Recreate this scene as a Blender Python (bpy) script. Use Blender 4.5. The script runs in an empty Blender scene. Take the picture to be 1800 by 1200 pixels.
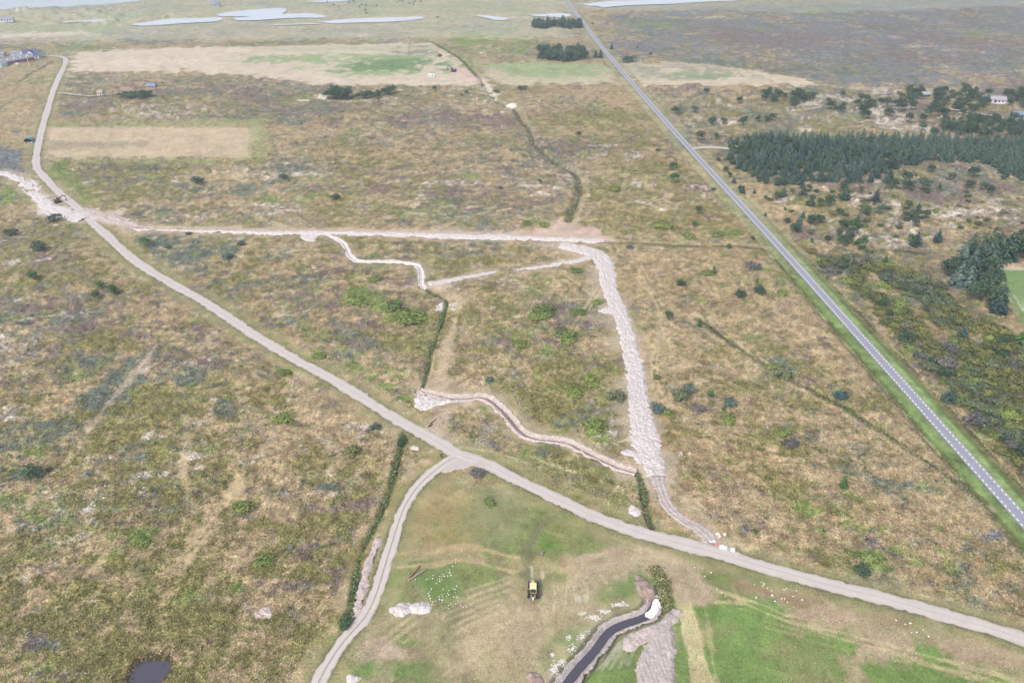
import bpy, bmesh, math, random
import numpy as np
from mathutils import Vector, Matrix

random.seed(7)
RNG = np.random.default_rng(11)
SC = bpy.context.scene
COL = SC.collection

# ------------------------------------------------------------ camera, light
FOCAL = 1400.0            # focal length in units of a 1800 wide frame
HOR = -255.0              # row of the horizon in that frame
CAM_H = 150.0
PITCH = math.atan((600 - HOR) / FOCAL)
cd = bpy.data.cameras.new('camera'); cam = bpy.data.objects.new('camera', cd); COL.objects.link(cam)
cd.sensor_width = 36.0; cd.lens = 36.0 * FOCAL / 1800.0
cd.clip_start = 1.0; cd.clip_end = 60000.0
cam.location = (0, 0, CAM_H); cam.rotation_euler = (math.pi / 2 - PITCH, 0, 0)
SC.camera = cam

SUN_EL, SUN_AZ = 48.0, 215.0   # azimuth clockwise from +Y
world = bpy.data.worlds.new('World'); SC.world = world; world.use_nodes = True
wn = world.node_tree; wn.nodes.clear()
sky = wn.nodes.new('ShaderNodeTexSky'); sky.sky_type = 'NISHITA'; sky.sun_disc = False
sky.sun_elevation = math.radians(SUN_EL); sky.sun_rotation = math.radians(SUN_AZ)
sky.air_density = 1.0; sky.dust_density = 4.0; sky.ozone_density = 1.0
hs = wn.nodes.new('ShaderNodeHueSaturation'); hs.inputs['Saturation'].default_value = 0.7
bg = wn.nodes.new('ShaderNodeBackground'); bg.inputs['Strength'].default_value = 0.15
wo = wn.nodes.new('ShaderNodeOutputWorld')
wn.links.new(sky.outputs[0], hs.inputs['Color']); wn.links.new(hs.outputs[0], bg.inputs[0]); wn.links.new(bg.outputs[0], wo.inputs[0])
sd = bpy.data.lights.new('sun', 'SUN'); sun = bpy.data.objects.new('sun', sd); COL.objects.link(sun)
sd.energy = 1.5; sd.angle = math.radians(14); sd.color = (1.0, 0.97, 0.95)
az, el = math.radians(SUN_AZ), math.radians(SUN_EL)
sdir = Vector((math.sin(az) * math.cos(el), math.cos(az) * math.cos(el), math.sin(el)))
sun.rotation_euler = (-sdir).to_track_quat('-Z', 'Y').to_euler()
vs = SC.view_settings
vs.view_transform = 'Standard'; vs.look = 'None'; vs.gamma = 1.0; vs.use_curve_mapping = False
vs.exposure = 0.5
HAZE_DENS = 0.00026

# ------------------------------------------------------------ projection on the level ground
CP, SP = math.cos(PITCH), math.sin(PITCH)
def gp(x, y):
    """photo coordinates -> metres on the level ground (arrays or numbers)"""
    dx = (np.asarray(x, float) - 900) / FOCAL; dy = (600 - np.asarray(y, float)) / FOCAL
    t = CAM_H / (SP - dy * CP)
    return dx * t, (CP + dy * SP) * t
def pg(X, Y):
    """metres on the level ground -> photo coordinates"""
    X = np.asarray(X, float); Y = np.asarray(Y, float)
    dep = Y * CP + CAM_H * SP; up = Y * SP - CAM_H * CP
    return 900 + FOCAL * X / dep, 600 - FOCAL * up / dep
def pts(seq):
    a = np.array(seq, float); X, Y = gp(a[:, 0], a[:, 1]); return np.stack([X, Y], 1)

# ------------------------------------------------------------ noise
def _h(i, j, s):
    n = (i.astype(np.int64) * 374761393 + j.astype(np.int64) * 668265263 + s * 974634777) & 0x7fffffff
    n = ((n ^ (n >> 13)) * 1274126177) & 0x7fffffff
    n = n ^ (n >> 16)
    return (n & 0xffff) / 65535.0
def vn(X, Y, wl, seed):
    c, s_ = math.cos(seed * 1.7), math.sin(seed * 1.7)
    x = (X * c - Y * s_) / wl + seed * 17.3; y = (X * s_ + Y * c) / wl - seed * 9.1
    i = np.floor(x); j = np.floor(y); u = x - i; v = y - j
    u = u * u * (3 - 2 * u); v = v * v * (3 - 2 * v)
    i = i.astype(np.int64); j = j.astype(np.int64)
    return ((_h(i, j, seed) * (1 - u) + _h(i + 1, j, seed) * u) * (1 - v) +
            (_h(i, j + 1, seed) * (1 - u) + _h(i + 1, j + 1, seed) * u) * v) * 2 - 1
def fbm(X, Y, wl, n, seed, pers=0.6, foot=None):
    out = 0; a = 1.0; tot = 0
    for k in range(n):
        w = wl / 2 ** k
        z = vn(X, Y, w, seed * 13 + k)
        if foot is not None: z = z * np.clip((w / foot - 0.8) / 1.2, 0, 1)
        out = out + a * z; tot += a * a; a *= pers
    return out / (math.sqrt(tot) * 0.42)          # about unit deviation
def sstep(a, b, x):
    t = np.clip((x - a) / (b - a), 0, 1); return t * t * (3 - 2 * t)

def seg_dist(X, Y, P, closed=False):
    """distance to a polyline, and side/param of the nearest segment"""
    best = np.full(X.shape, 1e9); par = np.zeros(X.shape); side = np.zeros(X.shape)
    n = len(P); s = 0.0
    for k in range(n if closed else n - 1):
        a = P[k]; b = P[(k + 1) % n]; d = b - a; L2 = d @ d; L = math.sqrt(L2) + 1e-9
        t = np.clip(((X - a[0]) * d[0] + (Y - a[1]) * d[1]) / (L2 + 1e-9), 0, 1)
        ex = X - a[0] - t * d[0]; ey = Y - a[1] - t * d[1]; q = np.hypot(ex, ey)
        m = q < best
        best = np.where(m, q, best); par = np.where(m, s + t * L, par)
        side = np.where(m, np.sign(d[0] * ey - d[1] * ex), side)
        s += L
    return best, par, side
def inside(X, Y, P):
    r = np.zeros(X.shape, bool); n = len(P)
    for k in range(n):
        a = P[k]; b = P[(k + 1) % n]
        if a[1] == b[1]: continue
        c = (a[1] > Y) != (b[1] > Y)
        r ^= c & (X < (b[0] - a[0]) * (Y - a[1]) / (b[1] - a[1]) + a[0])
    return r
def smooth_line(P, step=2.0):
    P = np.asarray(P, float); out = []
    Q = np.vstack([2 * P[0] - P[1], P, 2 * P[-1] - P[-2]])
    for k in range(1, len(Q) - 2):
        p0, p1, p2, p3 = Q[k - 1], Q[k], Q[k + 1], Q[k + 2]
        n = max(2, int(np.linalg.norm(p2 - p1) / step))
        for t in np.linspace(0, 1, n, endpoint=False)[:, None]:
            out.append((0.5 * ((2 * p1) + (-p0 + p2) * t + (2 * p0 - 5 * p1 + 4 * p2 - p3) * t * t + (-p0 + 3 * p1 - 3 * p2 + p3) * t ** 3))[0] if False else
                       0.5 * ((2 * p1) + (-p0 + p2) * t[0] + (2 * p0 - 5 * p1 + 4 * p2 - p3) * t[0] ** 2 + (-p0 + 3 * p1 - 3 * p2 + p3) * t[0] ** 3))
    out.append(P[-1]); return np.array(out)

# ------------------------------------------------------------ small helpers
def tag(o, label=None, cat=None, group=None, kind=None):
    if label: o['label'] = label
    if cat: o['category'] = cat
    if group: o['group'] = group
    if kind: o['kind'] = kind
    return o
def link(name, me, mat=None, parent=None, loc=None):
    o = bpy.data.objects.new(name, me); COL.objects.link(o)
    if mat is not None and me is not None and not me.materials: me.materials.append(mat)
    if parent is not None: o.parent = parent
    if loc is not None: o.location = loc
    return o
def empty(name, loc, rz=0.0, s=1.0):
    o = bpy.data.objects.new(name, None); COL.objects.link(o)
    o.location = loc; o.rotation_euler = (0, 0, rz); o.scale = (s, s, s); o.empty_display_size = 0.3
    return o
def np_mesh(name, V, F, smooth=False):
    me = bpy.data.meshes.new(name); V = np.asarray(V, np.float32); F = np.asarray(F, np.int32)
    me.vertices.add(len(V)); me.vertices.foreach_set('co', V.ravel())
    nf, k = F.shape
    me.loops.add(nf * k); me.loops.foreach_set('vertex_index', F.ravel())
    me.polygons.add(nf); me.polygons.foreach_set('loop_start', np.arange(0, nf * k, k, dtype=np.int32))
    if smooth: me.polygons.foreach_set('use_smooth', np.ones(nf, bool))
    me.update(calc_edges=True); me.validate()
    return me
def set_col(me, name, C):
    C = np.asarray(C, np.float32)
    if C.shape[1] == 3: C = np.hstack([C, np.ones((len(C), 1), np.float32)])
    at = me.color_attributes.new(name, 'FLOAT_COLOR', 'POINT'); at.data.foreach_set('color', C.ravel())
def set_f(me, name, A):
    at = me.attributes.new(name, 'FLOAT', 'POINT'); at.data.foreach_set('value', np.asarray(A, np.float32))

class NT:
    def __init__(s, name, rough=0.9, spec=0.2):
        s.m = bpy.data.materials.new(name); s.m.use_nodes = True; s.t = s.m.node_tree
        s.b = s.t.nodes['Principled BSDF']; s.b.inputs['Roughness'].default_value = rough
        s.b.inputs['Specular IOR Level'].default_value = spec
    def n(s, t, **k):
        o = s.t.nodes.new(t)
        for a, v in k.items():
            if a in ('attribute_name', 'operation', 'blend_type', 'data_type', 'noise_dimensions', 'feature', 'distance'): setattr(o, a, v)
            else: o.inputs[a].default_value = v
        return o
    def l(s, a, b): s.t.links.new(a, b)
    def noise(s, scale, detail=3, rough=0.6, vec=None):
        o = s.n('ShaderNodeTexNoise'); o.inputs['Scale'].default_value = scale; o.inputs['Detail'].default_value = detail
        o.inputs['Roughness'].default_value = rough
        if vec is None:
            if not hasattr(s, 'co'): s.co = s.n('ShaderNodeTexCoord')
            vec = s.co.outputs['Object']
        s.l(vec, o.inputs['Vector']); return o.outputs['Fac']
    def ramp(s, fac, stops):
        o = s.n('ShaderNodeValToRGB'); s.l(fac, o.inputs[0]); e = o.color_ramp.elements
        while len(e) < len(stops): e.new(0.5)
        for q, (p, c) in zip(e, stops):
            q.position = p; q.color = (*c, 1) if not isinstance(c, (int, float)) else (c, c, c, 1)
        return o.outputs[0]
    def mix(s, fac, a, b, bt='MIX'):
        o = s.n('ShaderNodeMix'); o.data_type = 'RGBA'; o.blend_type = bt
        for v, q in ((fac, 0), (a, 6), (b, 7)):
            i = o.inputs[q]
            if hasattr(v, 'is_output'): s.l(v, i)
            elif isinstance(v, (int, float)): i.default_value = v if q == 0 else (v, v, v, 1)
            else: i.default_value = (*v, 1)
        return o.outputs[2]
    def mr(s, v, a, b, c, d):
        o = s.n('ShaderNodeMapRange'); s.l(v, o.inputs[0])
        for i, q in zip((1, 2, 3, 4), (a, b, c, d)): o.inputs[i].default_value = q
        return o.outputs[0]
    def attr(s, name):
        o = s.n('ShaderNodeAttribute'); o.attribute_name = name; return o
    def bump(s, h, strength=0.4, dist=0.1):
        o = s.n('ShaderNodeBump'); o.inputs['Strength'].default_value = strength; o.inputs['Distance'].default_value = dist
        s.l(h, o.inputs['Height']); s.l(o.outputs[0], s.b.inputs['Normal'])
    def base(s, c):
        if hasattr(c, 'is_output'): s.l(c, s.b.inputs['Base Color'])
        else: s.b.inputs['Base Color'].default_value = (*c, 1)

def plain(name, c, rough=0.6, var=0.18, scale=3.0, metal=0.0, spec=0.3):
    m = NT(name, rough, spec); f = m.noise(scale, 4)
    m.base(m.mix(f, tuple(x * (1 - var) for x in c), tuple(min(1, x * (1 + var)) for x in c)))
    m.b.inputs['Metallic'].default_value = metal; return m.m
# ------------------------------------------------------------ where things run
PAVED = smooth_line(pts([(2300, 1482), (2100, 1252), (1731, 838), (1520.8, 602.3), (1362.8, 426), (1193.2, 240), (1088.5, 120), (1054, 78.5), (1024.5, 40), (995, 1), (962, -45), (905, -120)]), 6.0)
GRAVEL = smooth_line(pts([(72, 99.2), (85, 99), (98, 99), (108, 100), (114, 103), (116, 109), (111, 121), (101, 142), (92, 165), (84, 192), (74, 226), (66, 262), (63.5, 282), (66, 298), (75, 308), (93, 328), (115, 348), (137, 366), (160, 389), (187, 413), (222, 446), (262, 475), (305, 500), (350, 525), (394, 553), (437, 582), (480, 609), (530, 638), (580, 664), (625, 692), (662, 715), (700, 739), (735, 758), (768, 776), (800, 796), (830, 807), (860, 818), (897, 837), (935, 856), (975, 875), (1025, 899), (1062, 914), (1100, 928), (1150, 943), (1200, 956), (1275, 976), (1347, 998), (1400, 1012), (1450, 1026), (1510, 1041), (1575, 1057), (1675, 1086), (1740, 1104), (1797, 1122), (1880, 1150), (2100, 1225), (2400, 1330)]), 2.5)
TRACK = smooth_line(pts([(812, 802), (795, 806), (780, 815), (762, 829), (744, 845), (728, 863), (714, 885), (704, 908), (694, 938), (683, 974), (673, 1006), (664, 1036), (654, 1062), (641, 1085), (624, 1105), (605, 1126), (589, 1148), (574, 1172), (560, 1199), (545, 1240), (520, 1320)]), 1.5)
ACCESS = smooth_line(pts([(1218, 261), (1228, 260.5), (1245, 259.5), (1265, 260), (1285, 262), (1320, 268)]), 3)
CABINPATH = smooth_line(pts([(1640, 189), (1668, 193), (1700, 198.5), (1735, 204), (1760, 208.5), (1785, 213), (1815, 219), (1900, 232)]), 5)
HUTPATH = smooth_line(pts([(102, 165), (120, 166), (145, 169.5), (160, 170.5), (178, 169), (200, 166), (222, 163)]), 5)
STREAM = smooth_line(pts([(722, 66), (745, 70), (762, 74), (778, 83), (800, 95), (815, 107), (828, 121), (843, 137), (850, 150), (862, 163), (872, 178), (885, 183), (900, 190), (908, 198), (916, 212), (928, 224), (935, 240), (938, 252), (952, 266), (965, 278), (985, 292), (1005, 300), (1016, 314), (1019, 332), (1014, 352), (1006, 368), (1000, 386)]), 4)
CHAN = smooth_line(pts([(1152, 1060), (1141, 1076), (1122, 1085), (1097, 1093), (1076, 1103), (1062, 1117), (1050, 1134), (1036, 1151), (1020, 1168), (1000, 1193), (985, 1212), (955, 1250), (920, 1300)]), 0.8)
TRENCH = smooth_line(pts([(738, 686), (750, 690), (770, 694), (795, 699), (820, 699), (845, 697), (862, 702), (875, 713), (890, 727), (905, 745), (922, 762), (945, 770), (975, 773), (1000, 778), (1020, 788), (1045, 801), (1070, 813), (1095, 823), (1118, 829)]), 1.0)
MEANDER = smooth_line(pts([(572, 412), (585, 417), (600, 424), (608, 433), (614, 446), (624, 457), (645, 460), (680, 460), (710, 462), (732, 466), (739, 474), (741, 486), (740, 498), (747, 508)]), 1.5)
DITCHH = smooth_line(pts([(748, 508), (760, 515), (772, 522), (784, 530), (783, 542), (778, 560), (770, 585), (760, 612), (754, 640), (748, 662), (741, 684)]), 1.5)
DITCHL = smooth_line(pts([(708, 762), (706, 780), (701, 800), (696, 820), (689, 845), (683, 868), (674, 890), (664, 912), (655, 930), (641, 955), (632, 978), (628, 1000), (622, 1040), (617, 1070), (605, 1090)]), 1.5)
DITCHR = smooth_line(pts([(1121, 829), (1127, 845), (1131, 862), (1134, 882), (1138, 902), (1146, 924)]), 1.0)
SANDL = smooth_line(pts([(664, 945), (658, 966), (651, 985), (645, 1004), (640, 1022), (636, 1040), (630, 1062), (627, 1084)]), 1.0)
WEST = smooth_line(pts([(-40, 300), (0, 304), (18, 308), (34, 315), (46, 324), (58, 337), (70, 348), (80, 360), (98, 368), (120, 374), (138, 381), (150, 384)]), 2.0)
EASTA = smooth_line(pts([(146, 369), (165, 375), (190, 381), (215, 389), (240, 398), (262, 403)]), 2.0)
EAST = smooth_line(pts([(228, 404), (262, 404.5), (300, 405), (350, 406.5), (400, 407.5), (450, 409), (520, 409.5), (600, 409.5), (660, 411), (720, 412.5), (800, 415), (880, 417), (940, 419), (1000, 421), (1062, 424)]), 2.0)
BAND = smooth_line(pts([(985, 431), (1012, 436), (1040, 443), (1058, 456), (1066, 474), (1069, 495), (1074, 515), (1083, 535), (1093, 560), (1102, 590), (1109, 620), (1116, 655), (1121, 690), (1126, 725), (1133, 760), (1139, 790), (1148, 815), (1156, 838)]), 1.0)
SPUR = smooth_line(pts([(1048, 449), (1030, 454), (1010, 459), (985, 463), (960, 468), (935, 471), (907, 475)]), 1.5)
SPUR2 = smooth_line(pts([(872, 477), (850, 481), (825, 486), (800, 491), (775, 495), (752, 499)]), 1.5)
MUD = smooth_line(pts([(1156, 838), (1160, 855), (1166, 872), (1176, 890), (1192, 907), (1212, 919), (1230, 931), (1246, 944), (1252, 955)]), 1.2)
OLDD = smooth_line(pts([(1225, 560), (1270, 592), (1310, 620), (1360, 650), (1415, 680), (1470, 708), (1530, 745), (1590, 783), (1640, 818), (1700, 860), (1730, 880)]), 3)
PAVED_W, GRAVEL_W, TRACK_W = 4.3, 4.2, 3.2

# ------------------------------------------------------------ ground grid: fine where the land is seen, coarse beyond
def axis(parts):
    out = []
    for a, b, s in parts: out.append(np.arange(a, b, s))
    return np.unique(np.concatenate(out))
gx = np.concatenate([[-3600, -2600, -1800, -1100, -700, -450, -300], np.arange(-260, -50, 7.0), np.arange(-50, 1852, 2.0), np.arange(1858, 2130, 7.0), [2150, 2280, 2500, 2900, 3600, 5000]])
gy = np.concatenate([[-240, -236, -230, -218, -200, -180, -155, -130, -105, -85, -70, -58, -48], np.arange(-42, 150, 1.25), np.arange(150, 1222, 2.0), [1228, 1240, 1260, 1300, 1360, 1450, 1600, 1850, 2200, 2600]])
NX, NY = len(gx), len(gy)
PX, PY = np.meshgrid(gx, gy)
WX, WY = gp(PX, PY)
dep = WY * CP + CAM_H * SP
FOOT = (dep / FOCAL) * 1.6
FOOTG = np.sqrt(FOOT * np.gradient(WY, axis=0).__abs__())
FLX, FLY = PX.ravel(), PY.ravel()
X, Y = WX.ravel(), WY.ravel(); FT = np.clip(FOOTG.ravel(), 0.2, 400)
INF = (FLX > -262) & (FLX < 2132) & (FLY > -60) & (FLY < 1230)

def near(P, r):
    """indices of grid vertices within the box of P grown by r metres"""
    a = P.min(0) - r; b = P.max(0) + r
    return np.nonzero((X > a[0]) & (X < b[0]) & (Y > a[1]) & (Y < b[1]))[0]
JIT1 = fbm(X, Y, 6.0, 4, 3, 0.65, FT); JIT2 = fbm(X, Y, 30.0, 5, 4, 0.6, FT)
_ld = {}
def ldist(P, r):
    k = (id(P), r)
    if k not in _ld:
        i = near(P, r); d, s, sd_ = seg_dist(X[i], Y[i], P[::max(1, len(P) // 160)] if len(P) > 200 else P); _ld[k] = (i, d, s, sd_, P)
    return _ld[k][:4]

# ---------------------------------------------------------------- height
Z = np.zeros(X.shape)
flat = np.ones(X.shape)
for P, w in ((PAVED, 6), (GRAVEL, 4), (TRACK, 3), (CHAN, 3), (TRENCH, 3), (MEANDER, 2.5), (EAST, 4), (EASTA, 3), (BAND, 5), (SPUR, 3), (SPUR2, 3), (MUD, 3), (WEST, 4), (ACCESS, 4), (CABINPATH, 3), (HUTPATH, 3), (SANDL, 3)):
    i, d, s, sd_ = ldist(P, 22); np.minimum.at(flat, i, sstep(w * 0.6, w + 12, d))
def ell(cx, cy, rx, ry, jit=0.2, ang=0.0):
    i = np.nonzero((np.abs(FLX - cx) < (rx + ry) * 1.7) & (np.abs(FLY - cy) < (ry + rx * abs(math.sin(ang))) * 1.9))[0]
    c, s_ = math.cos(ang), math.sin(ang); u = FLX[i] - cx; v = FLY[i] - cy
    a = (u * c + v * s_) / rx; b = (-u * s_ + v * c) / ry
    return i, np.hypot(a, b) + jit * JIT1[i]
DUNES = [(250, 175, 230, 50, 2.2), (650, 195, 300, 40, 1.6), (1180, 158, 60, 16, 3.5), (1290, 170, 130, 22, 2.6), (1420, 190, 260, 60, 3.0), (1500, 350, 200, 50, 2.0), (700, 320, 340, 40, 1.0),
         (1150, 330, 130, 60, 1.2), (130, 470, 130, 40, 1.2), (60, 600, 140, 100, 1.2), (300, 700, 260, 140, 1.0), (110, 30, 160, 14, 5.0), (560, 100, 60, 10, 0.5)]
dn = np.zeros(X.shape)
for cx, cy, rx, ry, h in DUNES:
    i, e = ell(cx, cy, rx, ry); dn[i] = np.maximum(dn[i], h * sstep(1.3, 0.3, e))
Z += flat * INF * (dn * (0.35 + 0.42 * fbm(X, Y, 26, 3, 21, 0.55, FT)) + 0.22 * fbm(X, Y, 14, 2, 22, 0.5, FT))
MEADOW = np.zeros(X.shape)
i = np.nonzero(INF)[0]
mp = pts([(690, 880), (735, 845), (800, 830), (900, 850), (1000, 900), (1150, 950), (1300, 990), (1500, 1055), (1700, 1105), (1900, 1160), (2300, 1400), (500, 1400), (560, 1215), (650, 1095), (672, 1030)])
MEADOW[i] = inside(X[i], Y[i], mp)
tz = fbm(X, Y, 1.5, 2, 23, 0.6, FT * 0.8)
TUFT = np.where(MEADOW > 0, 0.25, 1.0) * flat ** 0.6
Z += INF * TUFT * 0.10 * tz
DGREEN = np.zeros(X.shape)
def carve(P, w, depth, soft=0.8, base=0.0):
    i, d, s, sd_ = ldist(P, 22); k = sstep(w / 2 + soft, w / 2 - soft * 0.2, d)
    Z[i] = Z[i] * (1 - k) + (base - depth) * k
for P, w, dz in ((PAVED, PAVED_W, .22), (GRAVEL, GRAVEL_W, .22), (TRACK, TRACK_W, .2), (ACCESS, 4, .3), (CABINPATH, 3, .3), (HUTPATH, 2.4, .3)): carve(P, w - 1.2, dz, 0.5)
i, d, s, sd_ = ldist(PAVED, 22)                       # roadside ditches
k = np.exp(-((d - 6.8) / 1.3) ** 2) * (sd_ > 0) + np.exp(-((d - 7.4) / 1.2) ** 2) * (sd_ < 0); Z[i] -= 0.55 * k
carve(CHAN, 5.2, 1.6, 0.8); carve(TRENCH, 2.6, 1.1, 0.6); carve(MEANDER, 2.0, 0.7, 0.5)
carve(DITCHH, 1.2, 0.4, 1.0); carve(DITCHL, 1.2, 0.4, 1.0); carve(DITCHR, 1.2, 1.0, 0.8); carve(STREAM, 3.0, 1.2, 1.5); carve(OLDD, 1.6, 0.25, 1.2)
for P, w in ((EAST, 5), (EASTA, 5), (BAND, 6.5), (SPUR, 3.2), (SPUR2, 3.2), (MUD, 3.5), (WEST, 6), (SANDL, 2.2)): carve(P, w * 0.72, 0.25, 0.6)
POND = [(222, 1196), (228, 1180), (236, 1168), (248, 1158), (262, 1153), (275, 1155), (286, 1154), (296, 1158), (300, 1168), (296, 1180), (286, 1190), (280, 1200), (272, 1212), (255, 1222), (232, 1218), (222, 1208)]
POOL = [(36, 320), (46, 318), (55, 321), (57, 328), (53, 331), (44, 331), (38, 326)]
LAKES = [[(228, 43), (250, 39), (275, 36), (300, 32.5), (330, 32), (360, 31), (388, 30.5), (389, 35), (370, 38), (330, 40), (290, 43), (250, 45)],
         [(380, 25), (400, 21), (440, 17), (470, 14.8), (500, 15), (503, 19), (497, 24), (520, 23.5), (545, 23), (572, 28), (560, 31), (520, 31), (470, 34), (440, 35.5), (416, 35), (414, 31), (440, 29), (410, 28.5), (388, 28.5)],
         [(560, 38), (600, 34), (650, 31.5), (700, 30), (742, 29), (738, 33), (700, 37), (660, 39), (640, 39), (610, 40), (580, 40.5)],
         [(470, 42.5), (520, 41.5), (560, 40.5), (560, 42), (520, 43), (480, 43.8)],
         [(108, 38), (130, 36), (160, 34.5), (187, 33), (188, 36), (165, 38.5), (140, 38), (115, 40)],
         [(833, 27), (850, 26.5), (865, 28), (880, 30), (894, 32), (893, 34), (872, 35), (858, 32)],
         [(925, 25.5), (950, 25), (975, 23), (1000, 24), (1003, 28), (985, 30), (960, 29), (940, 28)],
         [(1022, 6.5), (1040, 5.5), (1058, 2.5), (1090, 1), (1150, -1), (1230, -5), (1330, -10), (1342, -3), (1300, 0.5), (1240, 3), (1180, 6.5), (1120, 8.5), (1080, 11), (1062, 13), (1050, 10.5), (1035, 10)],
         [(530, 4), (560, 1), (600, -3), (630, -3), (612, 1), (580, 3.5)]]
def carve_poly(poly, depth, soft):
    P = pts(poly); i = near(P, soft * 3)
    d, s, sd_ = seg_dist(X[i], Y[i], P, True); ins = inside(X[i], Y[i], P); sg = np.where(ins, d, -d)
    k = sstep(-soft, soft * 0.3, sg); Z[i] = Z[i] * (1 - k) - depth * k
    return i, sg
carve_poly(POND, 1.0, 1.0); carve_poly(POOL, 0.8, 1.2)
for L in LAKES: carve_poly(L, 1.2, 8.0)
SEA = [(-6000, 90), (-3000, 55), (-500, 28), (-60, 21), (0, 17), (40, 14.5), (100, 12), (150, 9), (190, 6.5), (230, 3), (262, 0), (330, -8), (500, -25), (800, -60), (1200, -110), (2500, -180), (8000, -239), (8000, -245), (-6000, -245)]
i = np.nonzero(FLY < 130)[0]
seaP = pts([(p[0], max(p[1], -245)) for p in SEA])
ins = inside(X[i], Y[i], seaP); Z[i] = np.where(ins, -3.0, Z[i])
SEAM = np.zeros(X.shape, bool); SEAM[i] = ins
ZG = Z.reshape(NY, NX)
def zat(x, y):
    """ground height at world points"""
    px, py = pg(x, y); px = np.atleast_1d(px); py = np.atleast_1d(py)
    j = np.clip(np.searchsorted(gx, px) - 1, 0, NX - 2); i = np.clip(np.searchsorted(gy, py) - 1, 0, NY - 2)
    u = np.clip((px - gx[j]) / (gx[j + 1] - gx[j]), 0, 1); v = np.clip((py - gy[i]) / (gy[i + 1] - gy[i]), 0, 1)
    return (ZG[i, j] * (1 - u) + ZG[i, j + 1] * u) * (1 - v) + (ZG[i + 1, j] * (1 - u) + ZG[i + 1, j + 1] * u) * v
def at(px, py, z=None):
    x, y = gp(px, py); x = float(x); y = float(y)
    return Vector((x, y, float(zat(x, y)[0]) if z is None else z))
# ------------------------------------------------------------ plant cover: which growth stands where
CLS = ['tan', 'rust', 'olive', 'green', 'heather', 'crow', 'lichen', 'grey']
CC = {'tan': (.322, .250, .155), 'rust': (.262, .195, .112), 'olive': (.18, .165, .065), 'green': (.16, .205, .065), 'heather': (.165, .122, .115),
      'crow': (.118, .138, .112), 'lichen': (.50, .44, .385), 'grey': (.15, .158, .175)}
W = {k: np.full(X.shape, v) for k, v in zip(CLS, (1.0, -0.2, 0.1, -0.6, -0.5, -0.5, -1.1, -0.9))}
def wbox(k, x0, y0, x1, y1, s, soft=40):
    i = np.nonzero((FLX > x0 - soft) & (FLX < x1 + soft) & (FLY > y0 - soft) & (FLY < y1 + soft))[0]
    d = np.minimum(np.minimum(FLX[i] - x0, x1 - FLX[i]), np.minimum(FLY[i] - y0, y1 - FLY[i])) + 10 * JIT2[i] * min(1, soft / 25)
    W[k][i] += s * sstep(-soft, soft, d)
def wpoly(k, poly, s, soft=6.0, jit=4.0):
    P = pts(poly); i = near(P, soft * 2 + jit * 2)
    d, _, _ = seg_dist(X[i], Y[i], P, True); sg = np.where(inside(X[i], Y[i], P), d, -d) + jit * JIT1[i]
    W[k][i] += s * sstep(-soft, soft, sg)
def wb(k, L, s=2.2, jit=0.22, ang=0.0):
    for q in L:
        cx, cy, rx, ry = q[:4]; a = q[4] if len(q) > 4 else ang
        i, e = ell(cx, cy, rx, ry, jit, a); W[k][i] += s * sstep(1.25, 0.55, e)
def wl(k, line, w, s, jit=0.4):
    P = line if isinstance(line, np.ndarray) else smooth_line(pts(line), 3.0)
    i, d, _, _ = ldist(P, max(22, w * 2)); W[k][i] += s * sstep(w / 2 + w * .3, w / 2 - w * .2, d + jit * JIT1[i])

# broad regions -------------------------------------------------
LEFT = [(-60, 380), (60, 372), (150, 410), (300, 515), (450, 600), (620, 705), (700, 755), (690, 800), (660, 900), (630, 970), (610, 1090), (560, 1160), (520, 1300), (-60, 1300)]
wpoly('olive', LEFT, 0.6); wpoly('heather', LEFT, 0.5); wpoly('crow', LEFT, 0.45); wpoly('lichen', LEFT, 0.3); wpoly('tan', LEFT, -0.0); wpoly('rust', LEFT, 0.1)
LOWL = [(-60, 930), (80, 900), (200, 960), (330, 1000), (500, 1040), (620, 1090), (520, 1300), (-60, 1300)]
wpoly('olive', LOWL, 0.55, 20, 10); wpoly('tan', LOWL, 0.5, 20, 10); wpoly('heather', LOWL, -1.2, 20, 10); wpoly('lichen', LOWL, -0.8, 20, 10); wpoly('crow', LOWL, -1.0, 20, 10); wpoly('green', LOWL, 0.5, 20, 10)
MIDR = [(1130, 440), (1340, 440), (1500, 640), (1650, 800), (1800, 960), (1860, 1110), (1500, 1030), (1250, 965), (1160, 850), (1120, 650), (1080, 500)]
wpoly('tan', MIDR, 0.55); wpoly('rust', MIDR, 0.5); wpoly('lichen', MIDR, -0.6); wpoly('heather', MIDR, -0.35); wpoly('crow', MIDR, -0.2); wpoly('olive', MIDR, 0.2)
MIDL = [(440, 420), (590, 415), (740, 500), (770, 560), (740, 680), (720, 740), (620, 680), (480, 600), (370, 520)]
wpoly('olive', MIDL, 0.75); wpoly('crow', MIDL, 0.45); wpoly('green', MIDL, 0.5); wpoly('heather', MIDL, 0.3)
MIDC = [(800, 520), (1060, 470), (1100, 650), (1110, 780), (950, 750), (850, 690), (760, 680)]
wpoly('olive', MIDC, 0.65); wpoly('green', MIDC, 0.5); wpoly('crow', MIDC, 0.3)
UPP = [(100, 130), (850, 150), (1010, 290), (1020, 380), (600, 395), (250, 395), (100, 330), (95, 290), (470, 285), (460, 215), (100, 210)]
wpoly('heather', UPP, 0.65, 8, 6); wpoly('olive', UPP, 0.45, 8, 6); wpoly('lichen', UPP, 0.55, 8, 6); wpoly('crow', UPP, 0.65); wpoly('tan', UPP, -0.1)
STRIPE = [(960, 200), (1090, 160), (1260, 340), (1340, 430), (1060, 420), (1010, 370), (1020, 310), (940, 230)]
wpoly('olive', STRIPE, 0.9, 8, 6); wpoly('heather', STRIPE, 0.45, 8, 6); wpoly('tan', STRIPE, -0.2)
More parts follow.
